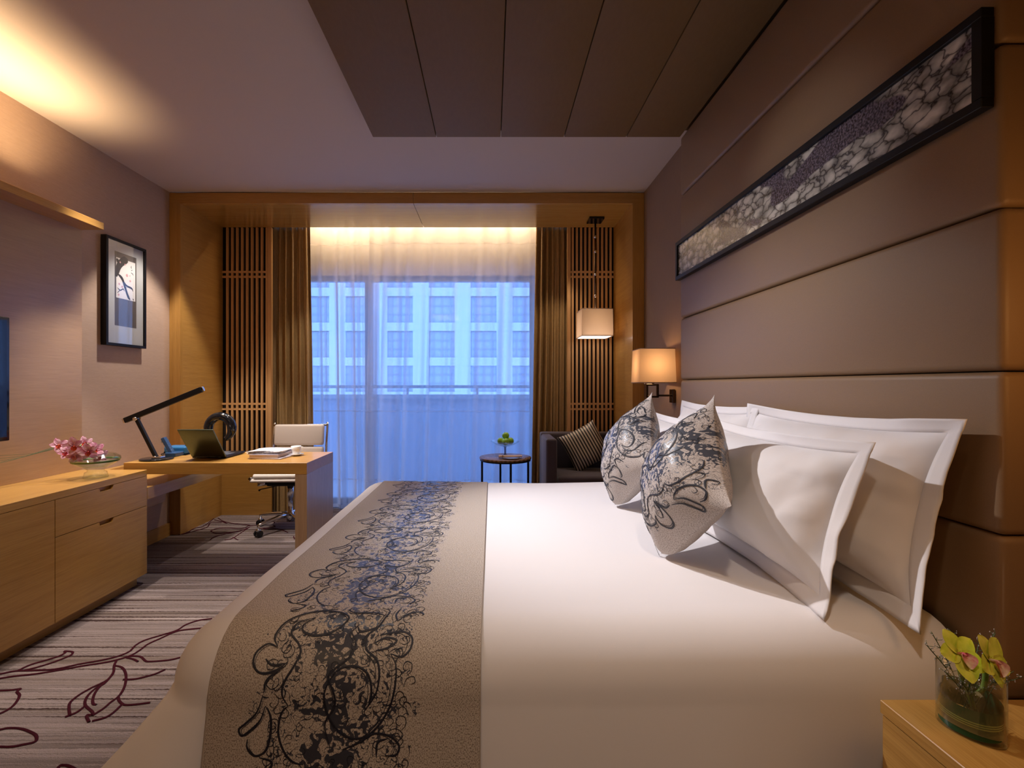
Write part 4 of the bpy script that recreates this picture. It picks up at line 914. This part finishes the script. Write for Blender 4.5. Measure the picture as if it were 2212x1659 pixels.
bm = nb(); vs = grid(bm, lambda u, v: near_pt(RX0+(RX1-RX0)*u, t0_+(t1_-t0_)*v, .006)[0], 14, 110, lambda u, v: (RX0+(RX1-RX0)*u-RC, t0_+(t1_-t0_)*v))
obj('cloth', bm, broc, rn, 'all')
bm = nb(); ornament(bm, lambda u, v: near_pt(u+RC, v, .0064), t0_, t1_, .0007, phase=1.16, wb=.0046)
obj('embroidery', bm, cord, rn, kind='stuff', label='raised navy scroll embroidery')
bm = nb()
for xe in (RX0, RX1): sweep(bm, [near_pt(xe, t0_+(t1_-t0_)*k/80, .005)[0] for k in range(81)], .0018, 6)
obj('hem', bm, plain('hem_beige', (.42, .35, .29), .8), rn)

# ================================================================== PILLOWS
def white_pillow(label, y0, y1, zb, zt, xb, xt, T, seed, fl_w=.045, grp=None):
    W = y1-y0; c = Vector(((xb+xt)/2, (y0+y1)/2, (zb+zt)/2)); up_ = Vector((xt-xb, 0, zt-zb)); Hh = up_.length
    t = root('pillow', label, 'pillow', (c.x, c.y, zb), grp)
    M = frame(c, (0, -1, 0), up_)       # local +y points to the room (-X)
    if (M.to_3x3() @ Vector((0, 1, 0))).x > 0: M = frame(c, (0, 1, 0), up_)
    o, fn = pillow_obj('case', W-2*fl_w, Hh-2*fl_w, T, M, linen, t, seed=seed, weld=False, back=.35, wr=.008, ear=1.0, puff=.95)
    b = nb(); n = 40; W2, H2 = W-2*fl_w, Hh-2*fl_w
    path = [(-1+2*i/n, -1) for i in range(n)]+[(1, -1+2*i/n) for i in range(n)]+[(1-2*i/n, 1) for i in range(n)]+[(-1, 1-2*i/n) for i in range(n)]
    rows = []
    for j in range(5):
        row = []
        for k, (a, b_) in enumerate(path):
            p = fn(a, b_, 0); q = j/4*fl_w
            ou = Vector((a if abs(a) > .999 else a*abs(a)**6, 0, b_ if abs(b_) > .999 else b_*abs(b_)**6))
            wv = (math.sin(k*.16+seed)*.007)*j/4
            dr = -.012*(j/4)**2 if b_ > .9 else 0
            row.append(b.verts.new(M @ (p+Vector((0, wv+fbm((a*1.5, b_*1.5, seed))*.012*j/4, dr))+ou*q)))
        rows.append(row)
    m_ = len(path)
    for r0, r1 in zip(rows, rows[1:]):
        for k in range(m_): b.faces.new((r0[k], r0[(k+1) % m_], r1[(k+1) % m_], r1[k])).smooth = True
    r_ = bmesh.ops.extrude_face_region(b, geom=b.faces[:]); bmesh.ops.translate(b, verts=[g for g in r_['geom'] if isinstance(g, bmesh.types.BMVert)], vec=(.003, 0, 0))
    bmesh.ops.recalc_face_normals(b, faces=b.faces)
    obj('flange', b, linen, t, 'all'); return t
GP = 'white pillows against the headboard'
white_pillow('white pillow at the back, nearest the camera against the headboard', 1.062, 1.965, .65, 1.135, .950, 1.055, .24, 1, grp=GP)
white_pillow('white pillow at the back, far side of the bed by the wall lamp', 1.885, 2.67, .655, 1.13, .955, 1.045, .23, 5, grp=GP)
white_pillow('white pillow in the front row, nearest the camera', 1.145, 2.01, .64, 1.075, .795, .915, .25, 9, grp=GP)
white_pillow('white pillow in the front row, half hidden behind the far patterned cushion', 2.02, 2.76, .645, 1.065, .80, .915, .24, 13, grp=GP)

def deco(label, c, W, T, seed, flip=1, ph=.1, off=.02):
    """square cushion balanced on one corner, its face towards the foot of the bed"""
    t = root('patterned_cushion', label, 'cushion', (c[0], c[1], .64), 'beige paisley cushions on the bed')
    xa, za = Vector((-.060, .311, -.214)).normalized(), Vector((.09, .22, .293)).normalized(); th = .15
    xb, zb = xa*math.cos(th)-za*math.sin(th), za*math.cos(th)+xa*math.sin(th)
    M = frame(c, xb, zb)
    if (M.to_3x3() @ Vector((0, 1, 0))).x > 0: M = frame(c, -xb, zb)
    o, fn = pillow_obj('cover', W, W, T, M, broc_c, t, n=50, seed=seed, wr=.004, back=.7, ear=1.15, puff=.92)
    for v in o.data.vertices:
        zz = v.co.z+BASE[t.name].z; lim = .652
        if zz < lim+.03: v.co.z = lim+.03*math.exp((zz-lim-.03)/.03)-BASE[t.name].z
    for l in o.data.uv_layers[0].data: l.uv = (l.uv[1]-off, l.uv[0])
    def surf(u, v):
        a = max(-.999, min(.999, v/(W/2))); b = max(-.999, min(.999, (u+off)/(W/2)))
        p = M @ fn(a, b, 1); e = .01; pa = M @ fn(min(.999, a+e), b, 1); pb = M @ fn(a, min(.999, b+e), 1)
        n = (pa-p).cross(pb-p); n = n.normalized() if n.length > 1e-12 else Vector((-1, 0, 0)); 
        if n.dot(M.to_3x3() @ Vector((0, 1, 0))) < 0: n = -n
        return p+n*.001, n
    bm = nb(); ornament(bm, surf, -W/2*.97, W/2*.97, .0009, phase=ph, wb=.0045, flip=flip, seed=seed)
    obj('embroidery', bm, cord, t, kind='stuff', label='raised navy scroll embroidery'); return t
deco('beige paisley cushion standing on its corner, nearer the camera', (.635, 1.565, .885), .42, .26, 21)
deco('beige paisley cushion standing on its corner, farther from the camera', (.648, 2.21, .885), .42, .25, 33, ph=.22)

# ================================================================== FLOWERS
def flower(parent, c, nrm_, size, pm, lm, tip=None, seed=0, open_=.45, wide=.33):
    rnd = random.Random(seed); n = Vector(nrm_).normalized(); q = n.to_track_quat('Z', 'Y').to_matrix().to_4x4()
    M0 = Matrix.Translation(c) @ q
    f = None
    for k in range(5):
        a = k*2*PI/5+rnd.uniform(-.15, .15)+.3; b = nb(); sz = size*rnd.uniform(.9, 1.1); wd = wide*rnd.uniform(.9, 1.1)
        M = M0 @ Matrix.Rotation(a, 4, 'Z')
        def fn(u, v, M=M, sz=sz, wd=wd):
            t_ = v; w_ = wd*sz*math.sin(PI*min(1, t_*.92+.06))**.75; s_ = (u-.5)*2
            return M @ Vector((s_*w_, t_*sz*.95, size*open_*(t_-.55*t_*t_)+.10*sz*s_*s_*(1-t_)+.02*sz*math.sin(8*u+5*v)))
        grid(b, fn, 6, 8); o = obj('petal', b, pm, parent, 'all')
    b = nb()
    def lf(u, v): s_ = (u-.5)*2; w_ = (.22+.5*(wide-.33))*1.25*size*math.sin(PI*(v*.85+.1)); return M0 @ Vector((s_*w_, -v*size*.55, size*.12+.30*size*v*(1-v)*1.6+.18*size*s_*s_*(1-.3*v)))
    grid(b, lf, 6, 8); o = obj('lip', b, lm, parent, 'all')
    b = nb(); sweep(b, [M0 @ Vector((0, 0, size*.02)), M0 @ Vector((0, -.03*size, size*.25)), M0 @ Vector((0, -.12*size, size*.33))], [.05*size, .06*size, .04*size], 8); obj('column', b, tip or pm, parent)
def petal_mat(name, c1, c2):
    m, nt, b = new_mat(name); setv(b, .45); b.inputs['Subsurface Weight'].default_value = 0.0
    tc = N(nt, 'ShaderNodeTexCoord'); n = N(nt, 'ShaderNodeTexNoise'); n.inputs['Scale'].default_value = 45; n.inputs['Detail'].default_value = 3; L(nt, tc.outputs['Object'], n.inputs['Vector'])
    r = N(nt, 'ShaderNodeValToRGB'); r.color_ramp.elements[0].position = .35; r.color_ramp.elements[1].position = .65; r.color_ramp.elements[0].color = c1+(1,); r.color_ramp.elements[1].color = c2+(1,)
    L(nt, n.outputs['Fac'], r.inputs[0]); L(nt, r.outputs[0], b.inputs['Base Color']); return m
pink = petal_mat('pink_petal', (.62, .20, .34), (.85, .55, .66)); magenta = petal_mat('crimson_lip', (.35, .01, .03), (.60, .08, .02))
green_p = petal_mat('lime_petal', (.60, .70, .05), (.82, .82, .13)); red_lip = petal_mat('speckled_lip', (.45, .02, .06), (.80, .62, .42))
stem_g = plain('stem_green', (.16, .28, .04), .4); leaf_g = plain('dark_leaf', (.008, .065, .022), .6, 0.0, .15)
# vase on cabinet
vx, vy = -2.195, 2.68
va = root('glass_vase', 'round squat clear glass vase on a foot standing on the low cabinet', 'vase', (vx, vy, ct), local=True)
bm = nb(); lathe(bm, [(0, .0), (.056, 0), (.058, .006), (.052, .020), (.050, .030), (.040, .034), (.036, .042), (.055, .056), (.095, .078), (.114, .098), (.112, .112), (.09, .128), (.055, .136), (.053, .134), (.088, .124), (.109, .110), (.110, .099), (.092, .081), (.05, .059), (.0, .050)], (0, 0, 0), 44)
obj('body', bm, clear, va, 'all')
bm = nb(); lathe(bm, [(.1075, .088), (.1090, .098), (.1085, .0985), (.1070, .0885)], (0, 0, 0), 44, close=True); obj('leaf_band', bm, plain('band_green', (.06, .16, .02), .5), va, 'all')
fo = root('pink_orchid', 'spray of pink orchids with dark red centres leaning out of the glass vase', 'flowers', (vx, vy, ct+.06))
base_ = Vector((vx, vy, ct+.075))
FL = [(128, 962, -.10, .042), (160, 963, -.06, .050), (143, 978, -.02, .042), (163, 985, -.05, .042), (183, 957, .02, .045), (192, 975, -.06, .048), (207, 972, -.02, .048), (214, 985, .0, .046), (178, 970, .05, .042)]
cent = []
for i, (px, py, dy, sz) in enumerate(FL):
    y = vy-.02+dy*.8; c = Vector(((px-VX)*y/F, y, H-(py-VY)*y/F)); cent.append(c)
    flower(fo, c, Vector((.5+.15*math.sin(i*2), -.85, .25+.2*math.cos(i*3))), sz, pink, magenta, petal_mat('orange_column', (.7, .12, .02), (.8, .2, .05)) if i == 0 else magenta, seed=i)
bm = nb(); sweep(bm, spline([base_, base_+Vector((-.01, 0, .05)), cent[6], cent[4], cent[1]+Vector((0, .02, -.01)), cent[0]+Vector((0, .02, 0))], 6), .003, 8)
for c in cent: sweep(bm, [c, c+Vector((.015, .03, -.02)), (c+base_)/2+Vector((0, .02, .03))], .0018, 6)
obj('stem', bm, stem_g, fo)
bm = nb()
for k in range(5):
    P = spline([base_+Vector((0, 0, .05)), base_+Vector((-.12, -.02, .10+.004*k)), Vector((-2.41, 2.56-.03*k, .84-.004*k)), Vector((-2.44, 2.40-.05*k, .85-.012*k))], 8); sweep(bm, P, [.0009]*len(P), 5)
obj('grass_blade', bm, plain('blade_green', (.05, .09, .02), .6), fo)

# ================================================================== NIGHTSTAND + near vase
ns = root('nightstand', 'oak bedside table in the near right corner beside the bed', 'nightstand', (1.0, .75, 0))
nz = .55; nx0, ny1 = .803, 1.0
bx('top', nx0, XR-.003, .50, ny1, nz-.027, nz, oak_y, ns, .0015)
bx('body', nx0+.014, XR-.004, .512, ny1-.004, .04, nz-.029, oak_y, ns); bx('drawer', nx0+.003, nx0+.0135, .512, ny1-.004, .30, nz-.030, oak_y, ns); bx('drawer', nx0+.003, nx0+.0135, .512, ny1-.004, .045, .297, oak_y, ns); bx('plinth', nx0+.03, XR-.006, .53, ny1-.02, 0, .04, dark_gap, ns)
nv = root('oval_vase', 'oval clear glass vase lined with a dark green leaf on the bedside table', 'vase', (.896, .905, nz), rotz=0, local=True)
ROT = math.radians(-62); SX, SY = .050, .031
bm = nb(); lathe(bm, [(0, 0), (.94, 0), (1, .004), (1, .118), (.965, .118), (.965, .016), (0, .014)], (0, 0, 0), 56, SX, SY, ROT)
obj('body', bm, thin_glass('vase_glass', (.95, .97, .96), .025), nv, 'all')
bm = nb(); lathe(bm, [(0, .0155), (.955, .0155), (.955, .060), (0, .060)], (0, 0, 0), 48, SX, SY, ROT); obj('water', bm, thin_glass('water', (.93, .97, .94), .0), nv, 'all')
bm = nb()
def leaf(u, v, s=.93):
    a = 2*PI*(u*1.12)+2.2; zz = .018+.052*v+.014*math.sin(a*.8+1); x = SX*s*(1-.06*u)*math.cos(a); y = SY*s*(1-.06*u)*math.sin(a)
    return Vector((x*math.cos(ROT)-y*math.sin(ROT), x*math.sin(ROT)+y*math.cos(ROT), zz))
grid(bm, leaf, 60, 6); obj('leaf_wrap', bm, leaf_g, nv, 'all')
bm = nb()
for k in range(3): grid(bm, lambda u, v, k=k: leaf(u, .40+.075*k+.04*v, .942), 60, 1)
obj('leaf_stripe', bm, plain('leaf_stripe', (.45, .52, .12), .4), nv, 'all')
fo2 = root('green_orchid', 'lime green orchid bloom with a red speckled lip, the left one in the oval vase', 'flowers', (.90, .905, nz+.05))
fo3 = root('green_orchid', 'lime green orchid bloom turned to the right, the right one in the oval vase', 'flowers', (.93, .90, nz+.05))
def at(px, py, y): return Vector(((px-VX)*y/F, y, H-(py-VY)*y/F))
cA, cB = at(2068, 1412, .90), at(2135, 1425, .89)
lipg = petal_mat('cream_lip', (.55, .04, .10), (.92, .86, .66))
flower(fo2, cA, (.12, -.80, .55), .048, green_p, lipg, lipg, seed=4, open_=.35, wide=.40)
flower(fo3, cB, (.35, -.85, .35), .050, green_p, lipg, lipg, seed=9, open_=.35, wide=.40)
bm = nb(); sweep(bm, spline([cA, at(2075, 1455, .91), at(2090, 1490, .905), at(2104, 1530, .90)], 6), .0042, 10); obj('stem', bm, stem_g, fo2)
bm = nb(); sweep(bm, spline([cB+Vector((0, .005, -.005)), at(2128, 1470, .90), at(2120, 1492, .90), at(2104, 1503, .90)], 6), .0045, 10); obj('stem', bm, stem_g, fo3)
fo4 = root('filler_sprigs', 'fine twiggy sprigs with tiny white buds among the green orchids', 'flowers', (.905, .905, nz+.05))
tw = nb(); bd = nb(); rnd = random.Random(5)
ends = [(2012, 1365, .93), (2003, 1395, .92), (2150, 1368, .93), (2190, 1450, .9), (2210, 1462, .9), (2052, 1362, .96), (2118, 1375, .97), (2040, 1450, .88), (2100, 1450, .88), (2075, 1470, .87), (2160, 1470, .88), (2140, 1480, .93), (2058, 1480, .95), (2120, 1440, .96), (2178, 1442, .93)]
for px, py, y in ends:
    e = at(px, py, y); s_ = Vector((.896+rnd.uniform(-.02, .02), .905+rnd.uniform(-.015, .015), nz+.03)); mid = s_.lerp(e, .5)+Vector((0, 0, .012))
    P = spline([s_, mid, e], 8); sweep(tw, P, [.0009]*len(P), 4)
    for k in range(16):
        i = rnd.randrange(7, len(P)); p = P[i]; d = Vector((rnd.uniform(-1, 1), rnd.uniform(-1, 1), rnd.uniform(-.1, 1))).normalized()*rnd.uniform(.006, .013)
        sweep(tw, [p, p+d], .0005, 4)
        for q in range(2):
            c = p+d+Vector((rnd.uniform(-.002, .002),)*3); t = bmesh.new(); bmesh.ops.create_icosphere(t, subdivisions=1, radius=rnd.uniform(.0007, .0012)); merge(bd, t, 0, Matrix.Translation(c))
obj('twig', tw, plain('twig_green', (.07, .10, .04), .7), fo4, kind='stuff'); obj('bud', bd, plain('bud_lilac', (.42, .38, .36), .7), fo4, kind='stuff')
